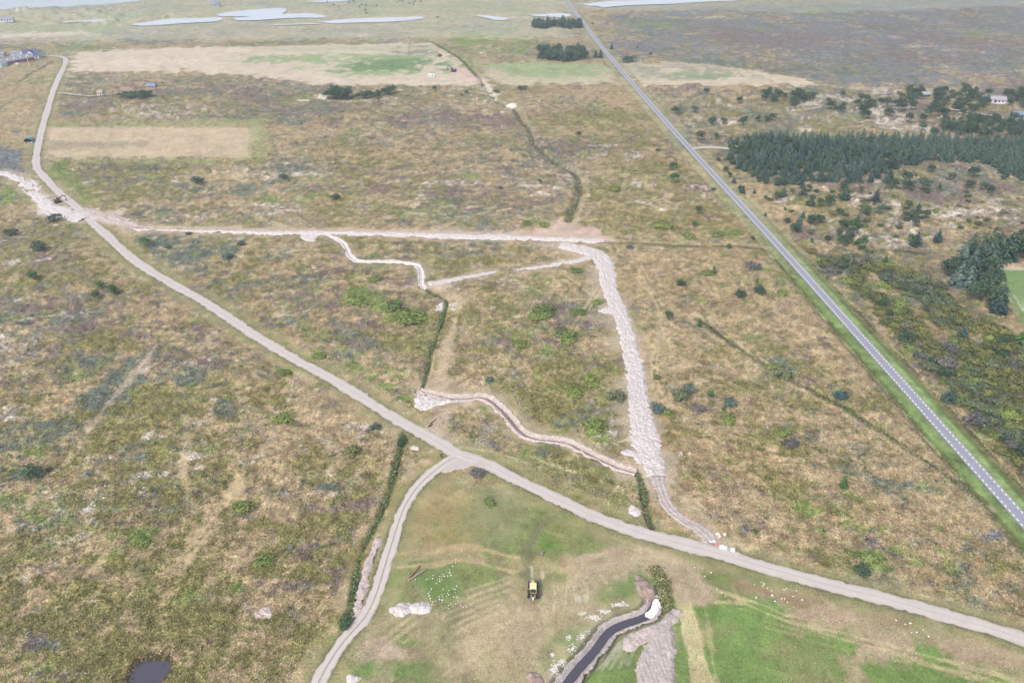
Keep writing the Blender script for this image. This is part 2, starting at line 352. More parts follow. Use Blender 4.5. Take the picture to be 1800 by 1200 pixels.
EASTR = [(1090, 20), (1900, -20), (1900, 200), (1700, 155), (1480, 152), (1300, 120), (1090, 112), (1050, 60)]
wpoly('grey', EASTR, 2.6, 20, 10); wpoly('heather', EASTR, 1.6, 20, 10); wpoly('rust', EASTR, -.6, 20, 10); wpoly('crow', EASTR, 1.2, 20, 10); wpoly('tan', EASTR, -0.5, 20, 10)
E2 = [(1110, 155), (1500, 158), (1800, 150), (1900, 400), (1640, 430), (1400, 440), (1330, 350), (1200, 230)]
wpoly('heather', E2, 0.9); wpoly('lichen', E2, 1.0); wpoly('crow', E2, 0.9); wpoly('olive', E2, 0.7); wpoly('tan', E2, -0.55)
SCRUB = [(1370, 435), (1640, 440), (1700, 520), (1800, 600), (1900, 700), (1900, 1000), (1810, 870), (1700, 740), (1560, 580), (1440, 460)]
wpoly('tan', SCRUB, -1.1); wpoly('crow', SCRUB, 1.7); wpoly('olive', SCRUB, 1.5); wpoly('green', SCRUB, .5); wpoly('rust', SCRUB, 0.6); wpoly('grey', SCRUB, 1.1); wpoly('heather', SCRUB, 0.6); wpoly('green', SCRUB, 0.3)
wb('rust', [(1620, 560, 60, 30, .6), (1700, 640, 60, 25, .8), (1440, 450, 60, 20)], 0.9)
wb('tan', [(1560, 500, 70, 14, .7), (1620, 600, 90, 14, .8), (1370, 385, 50, 30), (1330, 340, 30, 40), (1480, 440, 90, 14), (1650, 400, 90, 20), (1690, 610, 60, 16, .7), (1530, 452, 60, 10)], 1.6)
# pasture between the far end of the gravel road and the frame's left
PAST = [(-60, 150), (95, 110), (100, 120), (80, 190), (62, 262), (0, 260), (-60, 262)]
wpoly('tan', PAST, 1.5, 4, 2); wpoly('heather', PAST, -1.5); wpoly('lichen', PAST, -1); wpoly('green', PAST, 0.6)
# far flats
for k, s in (('green', 1.1), ('heather', .3), ('grey', .8), ('tan', .3)): wbox(k, -200, -60, 1000, 72, s, 8)
wbox('grey', 170, 45, 900, 78, 0.8, 6); wbox('heather', 170, 45, 720, 76, 0.8, 5)

# patches read off the place ------------------------------------
wb('green', [(425, 880, 28, 20), (495, 730, 26, 20), (255, 940, 22, 14), (235, 690, 18, 8), (370, 795, 16, 10, -.5), (333, 680, 12, 7), (60, 790, 30, 16), (630, 525, 22, 10), (715, 557, 32, 11), (640, 520, 30, 14), (690, 535, 30, 10), (135, 435, 26, 7), (125, 395, 14, 6), (170, 455, 18, 8, -.4),
            (562, 622, 15, 9), (1010, 685, 20, 13), (1040, 663, 18, 12), (1045, 742, 24, 16), (1017, 547, 16, 6), (1015, 473, 15, 9), (912, 602, 16, 8), (955, 545, 22, 10), (1000, 588, 24, 10), (1050, 525, 12, 12), (400, 900, 18, 14), (440, 600, 14, 8), (300, 505, 16, 8), (500, 650, 14, 8), (20, 560, 20, 8),
            (620, 640, 10, 5), (480, 352, 30, 8), (460, 345, 20, 6), (540, 350, 20, 6), (290, 377, 22, 7), (340, 364, 10, 5), (820, 310, 26, 7), (875, 355, 16, 6), (855, 362, 14, 6), (120, 315, 34, 22, .6), (100, 300, 16, 30, .5), (160, 350, 20, 10), (12, 345, 24, 22), (50, 350, 26, 14, .4), (420, 1030, 20, 12), (480, 880, 20, 12)], 2.7)
wb('green', [(740, 655, 40, 10, .6), (700, 690, 40, 14, .6), (725, 720, 12, 12), (640, 660, 50, 10, .6), (1530, 980, 60, 12, .3), (400, 560, 60, 10, .6), (500, 600, 60, 10, .6)], 1.3)
wb('olive', [(120, 640, 30, 12), (180, 600, 40, 16), (260, 700, 60, 20, -.3), (330, 720, 50, 20, -.3), (420, 700, 40, 20), (230, 860, 40, 20, -.3), (470, 700, 36, 20), (550, 830, 36, 22), (600, 780, 20, 12), (500, 930, 60, 22), (430, 1010, 60, 20), (350, 1080, 60, 20), (60, 700, 40, 12), (660, 840, 20, 12), (130, 810, 50, 20, -.6),
             (980, 640, 30, 12), (900, 700, 50, 20), (960, 725, 60, 26), (920, 750, 40, 12), (870, 620, 20, 10), (640, 590, 50, 16), (540, 590, 50, 16), (700, 600, 40, 16), (960, 215, 70, 16), (1010, 200, 60, 12), (1060, 270, 40, 12), (1140, 300, 40, 12), (620, 440, 60, 9), (870, 435, 60, 10), (870, 455, 60, 8), (940, 445, 40, 7), (760, 440, 60, 9), (850, 460, 60, 7)], 1.5)
wb('heather', [(400, 1010, 60, 30), (370, 1040, 40, 22), (540, 970, 50, 20), (560, 1010, 30, 30), (640, 900, 30, 30), (470, 1040, 40, 16), (580, 880, 50, 30), (440, 770, 60, 22, -.2), (380, 760, 50, 14, -.3), (340, 630, 30, 16), (270, 640, 30, 14), (600, 690, 40, 20), (100, 600, 60, 12, -.3), (150, 570, 40, 10, -.3), (70, 535, 50, 9, -.2), (80, 452, 50, 8), (560, 530, 60, 20), (640, 575, 40, 12), (550, 480, 50, 14),
               (300, 150, 90, 14), (400, 165, 80, 12), (170, 190, 60, 10), (560, 195, 60, 10), (720, 212, 60, 7), (850, 215, 70, 12), (800, 205, 60, 8), (480, 140, 60, 8), (650, 308, 90, 12), (720, 335, 100, 14), (520, 330, 70, 10), (940, 350, 40, 10), (1200, 340, 60, 12), (1240, 330, 40, 14), (1150, 330, 40, 10), (1150, 157, 34, 8), (1240, 163, 60, 9), (1350, 165, 60, 8), (1040, 150, 40, 5),
               (1300, 700, 30, 12), (1220, 740, 40, 14), (1310, 660, 26, 14), (1340, 900, 24, 30), (1240, 800, 40, 24, .5), (1290, 840, 50, 20, .5), (1390, 760, 40, 12), (1600, 650, 30, 12), (1570, 490, 30, 10), (1650, 340, 60, 10), (1750, 330, 60, 10), (1500, 330, 40, 8)], 1.5)
wb('crow', [(150, 740, 60, 26, -.3), (190, 700, 60, 26, -.4), (240, 640, 50, 20, -.5), (60, 760, 60, 20), (20, 820, 50, 40), (30, 900, 40, 30), (170, 640, 40, 12), (330, 660, 40, 16), (400, 715, 30, 14, -.5), (230, 780, 40, 12), (320, 765, 22, 10, -.6), (560, 850, 30, 16), (340, 1030, 30, 16), (300, 440, 60, 24), (370, 430, 50, 18), (270, 420, 40, 14), (330, 460, 40, 18), (400, 445, 20, 14), (350, 480, 20, 8),
            (180, 315, 50, 7), (260, 320, 50, 8), (320, 325, 34, 7, .3), (345, 333, 20, 6), (420, 335, 30, 8), (260, 295, 50, 7), (110, 262, 30, 10), (235, 172, 36, 9), (370, 165, 22, 7), (150, 160, 18, 6), (440, 335, 40, 7), (600, 565, 20, 8), (660, 600, 30, 8), (1060, 720, 40, 20), (990, 740, 50, 14), (1110, 690, 20, 30), (1080, 640, 16, 12), (860, 640, 20, 8), (530, 490, 18, 8), (520, 560, 20, 10), (740, 580, 14, 10), (1380, 650, 30, 16, .5), (1470, 695, 20, 12, .5), (1550, 850, 30, 10, .6), (1600, 890, 30, 10, .6)], 1.9)
wb('tan', [(560, 460, 60, 12), (500, 430, 50, 8), (470, 480, 60, 16), (450, 540, 40, 16), (690, 500, 50, 8), (680, 440, 40, 6), (660, 350, 100, 8), (900, 400, 60, 8), (250, 360, 100, 12), (400, 310, 60, 8), (1180, 410, 120, 10), (1130, 480, 60, 30), (1200, 460, 90, 14), (1180, 600, 60, 30), (980, 500, 70, 18), (900, 520, 80, 18), (880, 560, 50, 20), (830, 560, 26, 40), (1050, 610, 26, 20),
           (420, 940, 50, 30, -.7), (390, 880, 40, 20, -.7), (330, 920, 50, 20, -.6), (300, 1000, 30, 40, .6), (220, 1010, 60, 40), (160, 960, 60, 30), (100, 1020, 60, 40), (500, 770, 40, 14), (560, 740, 60, 14, .5), (660, 780, 30, 12), (130, 690, 30, 14), (80, 680, 30, 12), (340, 820, 50, 14, -.4), (400, 620, 50, 20, .4), (300, 590, 60, 20, .4), (450, 680, 40, 18), (600, 230, 200, 10), (640, 270, 200, 12), (200, 475, 60, 14, .4), (250, 540, 60, 14, .4)], 1.2)
wb('lichen', [(100, 455, 24, 6), (60, 460, 30, 5), (105, 577, 14, 5), (60, 560, 50, 5, -.2), (60, 520, 40, 5, -.2), (20, 460, 20, 8), (15, 730, 14, 12), (245, 650, 20, 6, -.5), (230, 672, 16, 5, -.4), (350, 640, 36, 12), (345, 745, 40, 8), (270, 770, 20, 6), (335, 802, 18, 9), (105, 822, 14, 8, -.6), (70, 870, 20, 6, -.5), (465, 1075, 18, 9), (590, 870, 12, 8), (480, 750, 14, 5), (650, 560, 30, 6),
              (800, 320, 60, 7), (740, 300, 80, 5), (670, 320, 60, 6), (560, 308, 50, 5), (490, 310, 30, 5), (930, 325, 30, 8), (980, 330, 20, 6), (950, 340, 20, 5), (1130, 325, 40, 5), (1250, 345, 30, 5), (1240, 330, 30, 5), (1150, 365, 30, 6), (1120, 355, 20, 4), (1110, 205, 20, 3), (1140, 225, 26, 5), (1060, 257, 22, 4), (1030, 275, 40, 5), (1120, 275, 24, 5), (1010, 285, 20, 5), (940, 170, 30, 5), (840, 180, 40, 5), (690, 180, 40, 6), (600, 180, 50, 4), (540, 170, 16, 3),
              (1420, 180, 26, 6), (1400, 192, 20, 4), (1500, 175, 30, 5), (1460, 170, 30, 4), (1560, 162, 40, 4), (1420, 226, 30, 4), (1540, 200, 20, 5), (1570, 214, 20, 5), (1590, 190, 20, 5), (1620, 225, 16, 3), (1600, 228, 40, 3), (1670, 210, 20, 4), (1520, 345, 26, 6), (1560, 363, 26, 6), (1500, 355, 20, 5), (1440, 345, 24, 7), (1460, 385, 20, 6), (1380, 355, 22, 6), (1420, 325, 20, 5), (1700, 375, 40, 6), (1740, 370, 40, 5), (1675, 378, 20, 3), (1672, 395, 10, 4), (1790, 362, 12, 5), (1760, 385, 20, 4), (1280, 218, 26, 3), (1250, 211, 30, 3), (1265, 233, 14, 3)], 2.3)
wb('lichen', [(1500 + a, 60 + b, 40, 2.0) for a, b in ((60, 5), (110, 22), (180, 28), (230, 20), (-60, 14), (-90, 30), (250, 32), (160, 58), (290, 65), (60, 25), (-230, -30), (300, -56))], 2.4, 0.5)
wb('green', [(1300, 40, 60, 9, .2), (1380, 22, 120, 5, .1), (1500, 8, 140, 5), (1150, 42, 60, 7), (1200, 55, 50, 8, .3), (1190, 70, 30, 8, .3), (1700, 62, 50, 8), (1640, 30, 60, 5), (1450, 18, 80, 3)], 2.0)
wb('crow', [(1130, 48, 24, 3), (1160, 65, 50, 5, .2), (1155, 88, 40, 5), (1230, 108, 50, 4), (1290, 112, 30, 4), (1420, 122, 60, 5), (1480, 132, 60, 6), (1560, 140, 60, 5), (1450, 12, 90, 3), (1480, 20, 60, 3), (1240, 20, 120, 3), (1350, 18, 60, 3), (1560, 50, 60, 4), (1620, 48, 50, 3), (1100, 30, 60, 4)], 2.0)
wb('heather', [(1120, 70, 40, 9), (1500, 70, 160, 22), (1350, 70, 120, 20), (1650, 100, 140, 14), (1560, 110, 100, 8)], 1.0)
# far west and north
wb('crow', [(140, 17, 120, 5), (60, 22, 60, 5), (60, 38, 60, 4), (250, 12, 140, 2.6), (90, 80, 90, 5), (20, 90, 40, 8), (270, 70, 80, 5), (520, 55, 80, 5), (640, 55, 60, 5), (700, 62, 60, 4), (860, 45, 60, 6), (800, 48, 50, 5), (900, 55, 50, 4), (470, 8, 60, 3), (220, 67, 40, 4)], 1.8)
wb('green', [(150, 28, 130, 6), (60, 48, 120, 7), (180, 48, 60, 9), (130, 95, 90, 4), (30, 135, 60, 16), (110, 138, 26, 8), (160, 84, 40, 5), (200, 70, 26, 5), (40, 105, 60, 6), (230, 222 - 6, 130, 3), (740, 40, 40, 3), (700, 10, 160, 5), (850, 12, 120, 5), (700, 22, 160, 4), (880, 76, 90, 22), (830, 70, 40, 10), (1160, 24, 40, 3), (20, 255, 40, 8)], 2.0)
wb('heather', [(90, 68, 70, 6), (300, 58, 120, 6), (560, 46, 160, 3), (420, 50, 100, 5), (470, 20, 60, 3)], 1.4)
wb('grey', [(10, 292, 36, 26), (25, 345, 14, 10), (30, 320, 10, 4), (0, 352, 12, 14), (28, 232, 12, 4), (5, 272, 34, 22)], 3.6, 0.12)
wb('lichen', [(200, 16, 18, 2, -.3), (180, 20, 14, 1.5), (30, 20, 30, 3), (70, 62, 80, 1.8), (385, 68, 30, 4), (440, 62, 26, 4), (600, 62, 50, 3), (720, 58, 12, 6, .4), (500, 60, 30, 3)], 2.2, 0.35)
wl('green', STREAM[:60], 14, 1.2)

FOOT2 = FT * .42
S = []
for n_, k in enumerate(CLS):
    nz = 0.62 * fbm(X, Y, 42, 3, 40 + n_, 0.7, FOOT2) + 0.9 * fbm(X, Y * 1.3, 5.0, 4, 60 + n_, 0.8, FOOT2)
    S.append(W[k] + nz)
S = np.array(S); S = S - S.max(0); E_ = np.exp(S * 2.1); E_ /= E_.sum(0)
ALB = sum(E_[n_][:, None] * np.array(CC[k])[None] for n_, k in enumerate(CLS))
tf = fbm(X, Y, 2.6, 3, 90, 0.8, FT * .45)
ALB *= (1 + 0.13 * np.clip(tf, -2, 2))[:, None]
# straw tips on the tussock tops, darker tone in the hollows between them
ALB *= (1 + 0.16 * np.clip(tz, -1.8, 1.8) * (TUFT > .3))[:, None]
# the speckle of lichen heath: dark twigs between pale cushions
li = E_[CLS.index('lichen')]; sp = fbm(X, Y, 1.8, 2, 91, 0.8, FT * .7)
ALB = ALB * (1 - (0.55 * li * sstep(0.0, 0.8, sp))[:, None])
TUFTA = np.ones(X.shape)
GRASSY = E_[CLS.index('tan')] + E_[CLS.index('rust')] + E_[CLS.index('olive')] * .6
SHRUBBY = E_[CLS.index('crow')] + E_[CLS.index('grey')] * .8 + E_[CLS.index('heather')] * .7 + E_[CLS.index('green')] * .6 + E_[CLS.index('olive')] * .5

# ------------------------------------------------------------ laid over it: fields, verges, soil, tracks
def over(i, m, c, var=0.1, seed=7, tuft=None):
    if not isinstance(c, tuple) or len(c) == 3: cc = np.array(c)[None] * np.ones((len(i), 1))
    else: cc = c
    cc = cc * (1 + var * np.clip(JIT1[i] * .6 + tf[i] * .6, -2, 2))[:, None]
    ALB[i] = ALB[i] * (1 - m[:, None]) + cc * m[:, None]
    if tuft is not None: TUFTA[i] = TUFTA[i] * (1 - m) + tuft * m
def opoly(poly, c, m=1.0, soft=1.5, jit=1.0, var=.1, tuft=None, thin=None):
    P = pts(poly); i = near(P, soft * 3 + jit * 3)
    d, _, _ = seg_dist(X[i], Y[i], P, True); sg = np.where(inside(X[i], Y[i], P), d, -d) + jit * JIT1[i]
    k = m * sstep(-soft, soft, sg)
    if thin: k = k * sstep(-thin, thin, JIT2[i] * .6 + JIT1[i] * .7 + 0.6)
    over(i, k, c, var, tuft=tuft)
def oline(P, w, c, m=1.0, off=0.0, soft=0.5, jit=0.25, var=.1, tuft=None, r=22, broken=0.0):
    P = P if isinstance(P, np.ndarray) else smooth_line(pts(P), 2.5)
    i, d, s, sd_ = ldist(P, r); q = np.abs(d * np.where(sd_ == 0, 1, sd_) - off)
    k = m * sstep(w / 2 + soft, w / 2 - soft, q + jit * JIT1[i])
    if broken: k = k * sstep(-.8, .8, fbm(X[i], Y[i], 7, 2, 77) + (1 - broken) * 1.6)
    over(i, k, c, var, tuft=tuft)
STRAW, BARE, SOIL, PINK, SAND = (.45, .36, .235), (.46, .375, .30), (.36, .275, .235), (.50, .385, .335), (.66, .60, .56)
FG, FG2, DKG = (.16, .235, .085), (.115, .20, .045), (.06, .085, .03)
# meadow in the foreground
mi = np.nonzero(INF & (inside(X, Y, mp)))[0]
d, _, _ = seg_dist(X[mi], Y[mi], mp, True)
mm = sstep(0, 3.5, d + JIT1[mi])
mn = fbm(X[mi], Y[mi], 24, 4, 101, 0.6); mo = fbm(X[mi], Y[mi], 9, 4, 102, .7)
ma = fbm(X[mi] * 1.0 + .25 * Y[mi], Y[mi] * .16, 2.6, 4, 104, .75); g = sstep(-1.9, 1.4, mn * .7 + mo * .4 + ma * .5)
mc = np.array((.175, .205, .08))[None] * g[:, None] + np.array((.315, .265, .165))[None] * (1 - g[:, None])
u = sstep(0.4, 1.4, fbm(X[mi], Y[mi], 14, 4, 103, .65)); mc = mc * (1 - .5 * u[:, None]) + np.array((.37, .295, .215))[None] * .5 * u[:, None]
ALB[mi] = ALB[mi] * (1 - mm[:, None]) + mc * (1 + .09 * tf[mi] + .08 * ma)[:, None] * mm[:, None]; TUFTA[mi] = TUFTA[mi] * (1 - .72 * mm)
def mb(L, c, m=0.8, jit=.3, var=.08):
    for q in L:
        i, e = ell(q[0], q[1], q[2], q[3], jit, q[4] if len(q) > 4 else 0); over(i, m * sstep(1.25, .4, e), c, var)
mb([(790, 900, 90, 50), (740, 900, 40, 40)], (.30, .235, .11), .7)
mb([(885, 905, 60, 46), (860, 880, 40, 20)], (.22, .235, .12), .7)
mb([(1000, 940, 60, 24, .4), (1060, 965, 60, 18, .3), (960, 930, 24, 14)], (.21, .225, .085), .7)
mb([(1025, 975, 16, 8), (960, 950, 12, 20), (975, 960, 16, 8), (765, 1030, 26, 18), (745, 1020, 20, 10), (780, 1045, 30, 14), (640, 1180, 30, 20), (730, 1180, 50, 20), (720, 1130, 30, 16)], FG2, .62)
mb([(760, 1020, 60, 40), (1100, 1010, 60, 20), (1060, 1040, 40, 20), (660, 1175, 60, 26), (1010, 1130, 50, 30), (1000, 1160, 60, 30)], FG, .55)
mb([(660, 1140, 34, 22), (690, 1150, 30, 16), (645, 1118, 14, 12)], (.42, .33, .26), .75)
mb([(900, 1090, 90, 60), (860, 1120, 60, 40), (980, 1030, 60, 26, -.3), (1000, 1060, 60, 40), (830, 1160, 60, 40), (850, 1090, 40, 60)], (.41, .33, .215), .55)
mb([(1450, 1110, 90, 26, .2), (1530, 1150, 60, 24, .2), (1480, 1080, 60, 16, .2), (1400, 1050, 60, 14, .2), (1600, 1140, 60, 14, .2), (1700, 1140, 90, 14, .2), (1340, 1040, 60, 14, .3)], (.40, .30, .22), .75)
mb([(1330, 1035, 60, 14, .3), (1395, 1052, 40, 12), (1560, 1085, 60, 12, .2)], (.25, .185, .105), .8)
opoly([(1222, 1045), (1260, 1038), (1320, 1062), (1400, 1086), (1480, 1120), (1500, 1165), (1530, 1230), (1240, 1230), (1235, 1140)], (.14, .225, .065), .92, 2.0, 1.8, tuft=.3)
opoly([(1180, 1065), (1198, 1050), (1212, 1100), (1222, 1230), (1192, 1230), (1188, 1120)], (.125, .215, .055), .8, 1.5, 1.0, tuft=.3)
opoly([(1500, 1168), (1600, 1150), (1720, 1165), (1800, 1195), (1900, 1230), (1560, 1230)], (.135, .22, .06), .9, 1.5, 1.5, tuft=.3)
opoly([(1080, 1130), (1118, 1105), (1128, 1150), (1118, 1230), (985, 1230), (1040, 1180)], (.125, .21, .055), .8, 1.5, 1.0, tuft=.3)
mb([(1420, 1170, 60, 40), (1360, 1140, 30, 20), (1290, 1110, 30, 20), (1400, 1200, 40, 20)], (.24, .235, .11), .5)
TR = (.46, .40, .235)
for P, w, m in (([(1195, 1040), (1203, 1060), (1212, 1100), (1222, 1140), (1232, 1180), (1240, 1220), (1248, 1260)], 4.0, .85), ([(1185, 1060), (1196, 1080), (1206, 1120), (1212, 1160), (1220, 1200), (1226, 1240)], 0.7, .7),
                ([(1236, 1060), (1246, 1100), (1252, 1150), (1262, 1200), (1270, 1240)], 0.6, .5),
                ([(1195, 1010), (1215, 1020), (1250, 1034), (1300, 1052), (1350, 1068), (1400, 1090), (1475, 1110), (1537, 1127), (1600, 1145), (1675, 1165), (1797, 1197), (1900, 1225)], 0.9, .75),
                ([(1260, 1060), (1310, 1062), (1350, 1080), (1425, 1105), (1487, 1125), (1550, 1140), (1600, 1157), (1675, 1180), (1750, 1197), (1850, 1225)], 0.9, .75)):
    oline(P, w, TR, m, soft=.35, tuft=.3)
for off in (-2.2, 2.2):
    oline([(1035, 990), (1060, 985), (1090, 978), (1120, 975), (1150, 982), (1180, 995), (1205, 1015), (1225, 1045)], 1.6, (.47, .375, .29), .85, off=off, tuft=.3)
    oline([(700, 985), (730, 982), (770, 978), (800, 972), (840, 975), (880, 985), (905, 990)], 1.3, (.45, .345, .20), .85, off=off, tuft=.3)
oline([(1010, 1010), (1060, 990), (1100, 978), (1140, 980), (1190, 1000), (1215, 1040)], 9, (.40, .32, .225), .75, soft=2, jit=1.2, tuft=.3)
oline([(690, 1000), (700, 975), (720, 970), (800, 975), (900, 990), (1000, 1000)], 4, (.38, .30, .18), .65, soft=1.4, jit=1)
oline([(925, 1005), (925, 980), (930, 955), (938, 935), (950, 918), (975, 908)], 2.8, (.15, .15, .085), .75, soft=.8, jit=.5)
for a in range(7):                                  # wheel smears behind the loader
    x0 = 915 + a * 19; oline([(x0, 985 + a * 9), (x0 + 4, 1030 + a * 6), (x0 - 2, 1080)], 0.35, (.58, .54, .45), .55, soft=.2, broken=.85)
oline([(1015, 1045), (1019, 1090)], .5, (.62, .56, .5), .7, soft=.2, broken=.6)
for k in range(16):                                 # curved mower and wheel lines round the loader
    a = k * 7.5
    oline([(1110 - a * 1.2, 1000 + a * .55), (1040 - a * 1.1, 1012 + a * .6), (975 - a, 1045 + a * .6), (905 - a * .8, 1095 + a * .5), (860 - a * .7, 1150 + a * .3)], .5, (.50, .42, .29) if k % 2 else (.24, .215, .12), .6, soft=.3, broken=.85, tuft=.5)
for k in range(12):
    a = k * 9
    oline([(665 + a, 1120 + a * .25), (720 + a, 1080 + a * .2), (800 + a * .9, 1040 + a * .3), (880 + a * .5, 1010 + a * .5)], .45, (.45, .385, .25) if k % 2 else (.21, .205, .10), .5, soft=.3, broken=.8, tuft=.5)
for k in range(9):
    a = k * 5.5
    oline([(905 - a * .3, 870 + a), (980, 905 + a * .9), (1060, 935 + a * .8), (1140, 960 + a * .8)], .4, (.38, .335, .19) if k % 2 else (.19, .19, .085), .45, soft=.3, broken=.8, tuft=.5)
for k in range(7):
    a = k * 8
    oline([(1290 + a, 1062 + a * .9), (1400 + a, 1090 + a), (1520 + a, 1118 + a), (1700 + a, 1150 + a)], .4, (.40, .35, .20) if k % 2 else (.17, .19, .07), .45, soft=.3, broken=.8, tuft=.5)
for k in range(5):
    oline([(1040 + k * 16, 1185 - k * 4), (1070 + k * 14, 1150 - k * 8), (1100 + k * 8, 1118 - k * 3)], .4, (.42, .42, .30), .45, soft=.25)
# verges of the paved road
gmod = None
i, dd, ss, sd_ = ldist(PAVED, 22)
pxy = FLY[i]; fade = sstep(250, 560, pxy)
for lo, hi, side, c, m in ((2.0, 4.6, 1, (.195, .265, .11), 1), (4.6, 6.0, 1, (.11, .165, .055), 1), (6.0, 8.4, 1, (.15, .155, .07), .75), (8.5, 9.0, 1, (.40, .33, .19), .7),
                           (2.0, 5.2, -1, (.15, .21, .08), 1), (5.2, 6.6, -1, (.11, .165, .05), 1), (6.6, 7.0, -1, (.40, .38, .22), .9), (7.1, 8.6, -1, (.12, .115, .06), .6)):
    q = dd * sd_ * -1 + .14 * JIT1[i]; lo_, hi_ = (lo, hi) if side > 0 else (-hi, -lo)
    k = sstep(lo_ - .2, lo_ + .2, q) * sstep(hi_ + .2, hi_ - .2, q) * m * (0.35 + .65 * fade if m == 1 or m > .8 else .3 + .7 * fade)
    far = np.array((.25, .27, .16)); cc = np.array(c)[None] * fade[:, None] + far[None] * (1 - fade[:, None])
    ALB[i] = ALB[i] * (1 - k[:, None]) + cc * (1 + .14 * tf[i] + .10 * JIT1[i])[:, None] * k[:, None]
    TUFTA[i] = TUFTA[i] * (1 - .5 * k)
# verges of the gravel roads
for P, w in ((GRAVEL, GRAVEL_W), (TRACK, TRACK_W)):
    for s_ in (-1, 1):
        oline(P, 1.6, (.20, .21, .095), .7, off=s_ * (w / 2 + 1.0), soft=.6, jit=.4, tuft=.6)
        oline(P, .5, (.125, .115, .085), .65, off=s_ * (w / 2 + .25), soft=.25, jit=.15)
        oline(P, 3.5, (.31, .275, .155), .35, off=s_ * (w / 2 + 3.2), soft=1.5, jit=1)
# fields
opoly([(128, 91), (300, 85), (560, 78.5), (755, 76), (800, 103), (838, 137), (862, 149), (540, 149), (505, 139), (400, 130), (300, 126), (128, 125)], (.52, .44, .355), .92, 5, 3, var=.07, tuft=.3)
opoly([(400, 99), (700, 95), (780, 100), (800, 118), (790, 128), (600, 133), (560, 122), (400, 108)], (.205, .285, .125), .85, 6, 5, var=.10, thin=.9)
opoly([(450, 84), (700, 80), (760, 79), (772, 92), (660, 90), (450, 90)], (.29, .31, .19), .5, 7, 5)
opoly([(650, 106), (770, 103), (786, 118), (780, 124), (600, 124), (620, 112)], (.12, .19, .085), .85, 5, 5, thin=.8)
opoly([(690, 91), (755, 88), (765, 94), (700, 95)], (.17, .17, .13), .8, 5, 4)
opoly([(700, 82), (750, 80), (752, 83), (700, 84)], (.15, .19, .11), .7, 5, 4)
opoly([(128, 107), (400, 100), (420, 112), (128, 118)], (.54, .45, .36), .5, 7, 4)
opoly([(862, 112), (1055, 112), (1075, 130), (1082, 146), (880, 150), (850, 130)], (.44, .39, .27), .9, 5, 3, tuft=.3)
opoly([(850, 112), (1052, 112), (1060, 134), (900, 135)], (.21, .29, .14), .8, 6, 5, var=.12)
opoly([(1098, 112), (1210, 112), (1300, 121), (1390, 134), (1445, 149), (1330, 151), (1128, 150)], (.48, .41, .31), .95, 4, 3, var=.1, tuft=.4)
opoly([(1105, 115), (1200, 114), (1300, 124), (1330, 138), (1200, 140), (1130, 138)], (.20, .21, .16), .75, 5, 5, thin=.5)
opoly([(1180, 128), (1300, 130), (1310, 138), (1200, 139)], (.17, .25, .13), .6, 5, 4)
opoly([(90, 224), (250, 223), (452, 224), (447, 250), (440, 277), (300, 277), (85, 279), (84, 250)], (.46, .37, .26), .9, 3, 2, var=.09, tuft=.3)
opoly([(90, 248), (260, 250), (255, 258), (85, 262)], (.22, .18, .13), .6, 3, 3)
opoly([(85, 214), (460, 212), (470, 222), (90, 223)], (.26, .27, .13), .7, 3, 3)
opoly([(440, 222), (470, 222), (466, 282), (436, 280)], (.25, .28, .13), .7, 3, 3)
opoly([(88, 279), (440, 279), (460, 284), (90, 288)], (.27, .29, .14), .6, 3, 3)
opoly([(28, 144.5), (60, 124), (92, 107.5), (94, 109), (62, 127), (30, 146.5)], (.12, .10, .08), .9, .4, .5)
opoly([(0, 60), (60, 58), (150, 55.5), (162, 60), (120, 62), (0, 67)], (.55, .47, .42), .8, 6, 4)
opoly([(1747, 474), (1900, 470), (1900, 700), (1850, 600), (1795, 570), (1776, 530), (1757, 495)], (.165, .25, .095), .95, 1.5, .5, var=.05, tuft=.2)
opoly([(1748, 471), (1900, 467), (1900, 473), (1748, 475)], (.48, .43, .36), .8, .6, .3)
opoly([(1755, 462), (1900, 452), (1900, 467), (1750, 470)], (.40, .30, .22), .7, 1.5, 1)
for k in range(3): oline([(1762 + k * 14, 492 + k * 9), (1778 + k * 12, 512 + k * 6), (1800 + k * 6, 545)], .4, (.50, .48, .42), .7, soft=.3, broken=.6)
# trodden and spattered soil round the diggings
SP_ = (.44, .36, .295)
oline(BAND, 9.5, SP_, .55, soft=1.6, jit=1.1, tuft=.5); oline(BAND, 13, SP_, .35, off=-4, soft=2.5, jit=1.6, broken=.6)
oline(EAST, 7.5, SP_, .5, soft=1.6, jit=1.2, tuft=.4); oline(EAST, 9, (.42, .35, .25), .35, off=4, soft=2.5, jit=1.5, broken=.7)
oline(TRENCH, 6.5, SP_, .5, soft=1.2, jit=.9, tuft=.5); oline(TRENCH, 9, (.42, .345, .25), .35, off=3, soft=2, jit=1.5, broken=.6)
oline(MEANDER, 5, SP_, .5, soft=1.2, jit=.8, tuft=.5); oline(MUD, 7, (.40, .32, .25), .5, soft=1.5, jit=1.0); oline(SPUR, 6, SP_, .5, soft=1.3, jit=1.0); oline(SPUR2, 6, SP_, .5, soft=1.3, jit=1.0)
oline(WEST, 12, SP_, .5, soft=2.5, jit=1.8, tuft=.5)
oline(CHAN, 7.4, (.40, .37, .30), .5, soft=1.0, jit=.8)
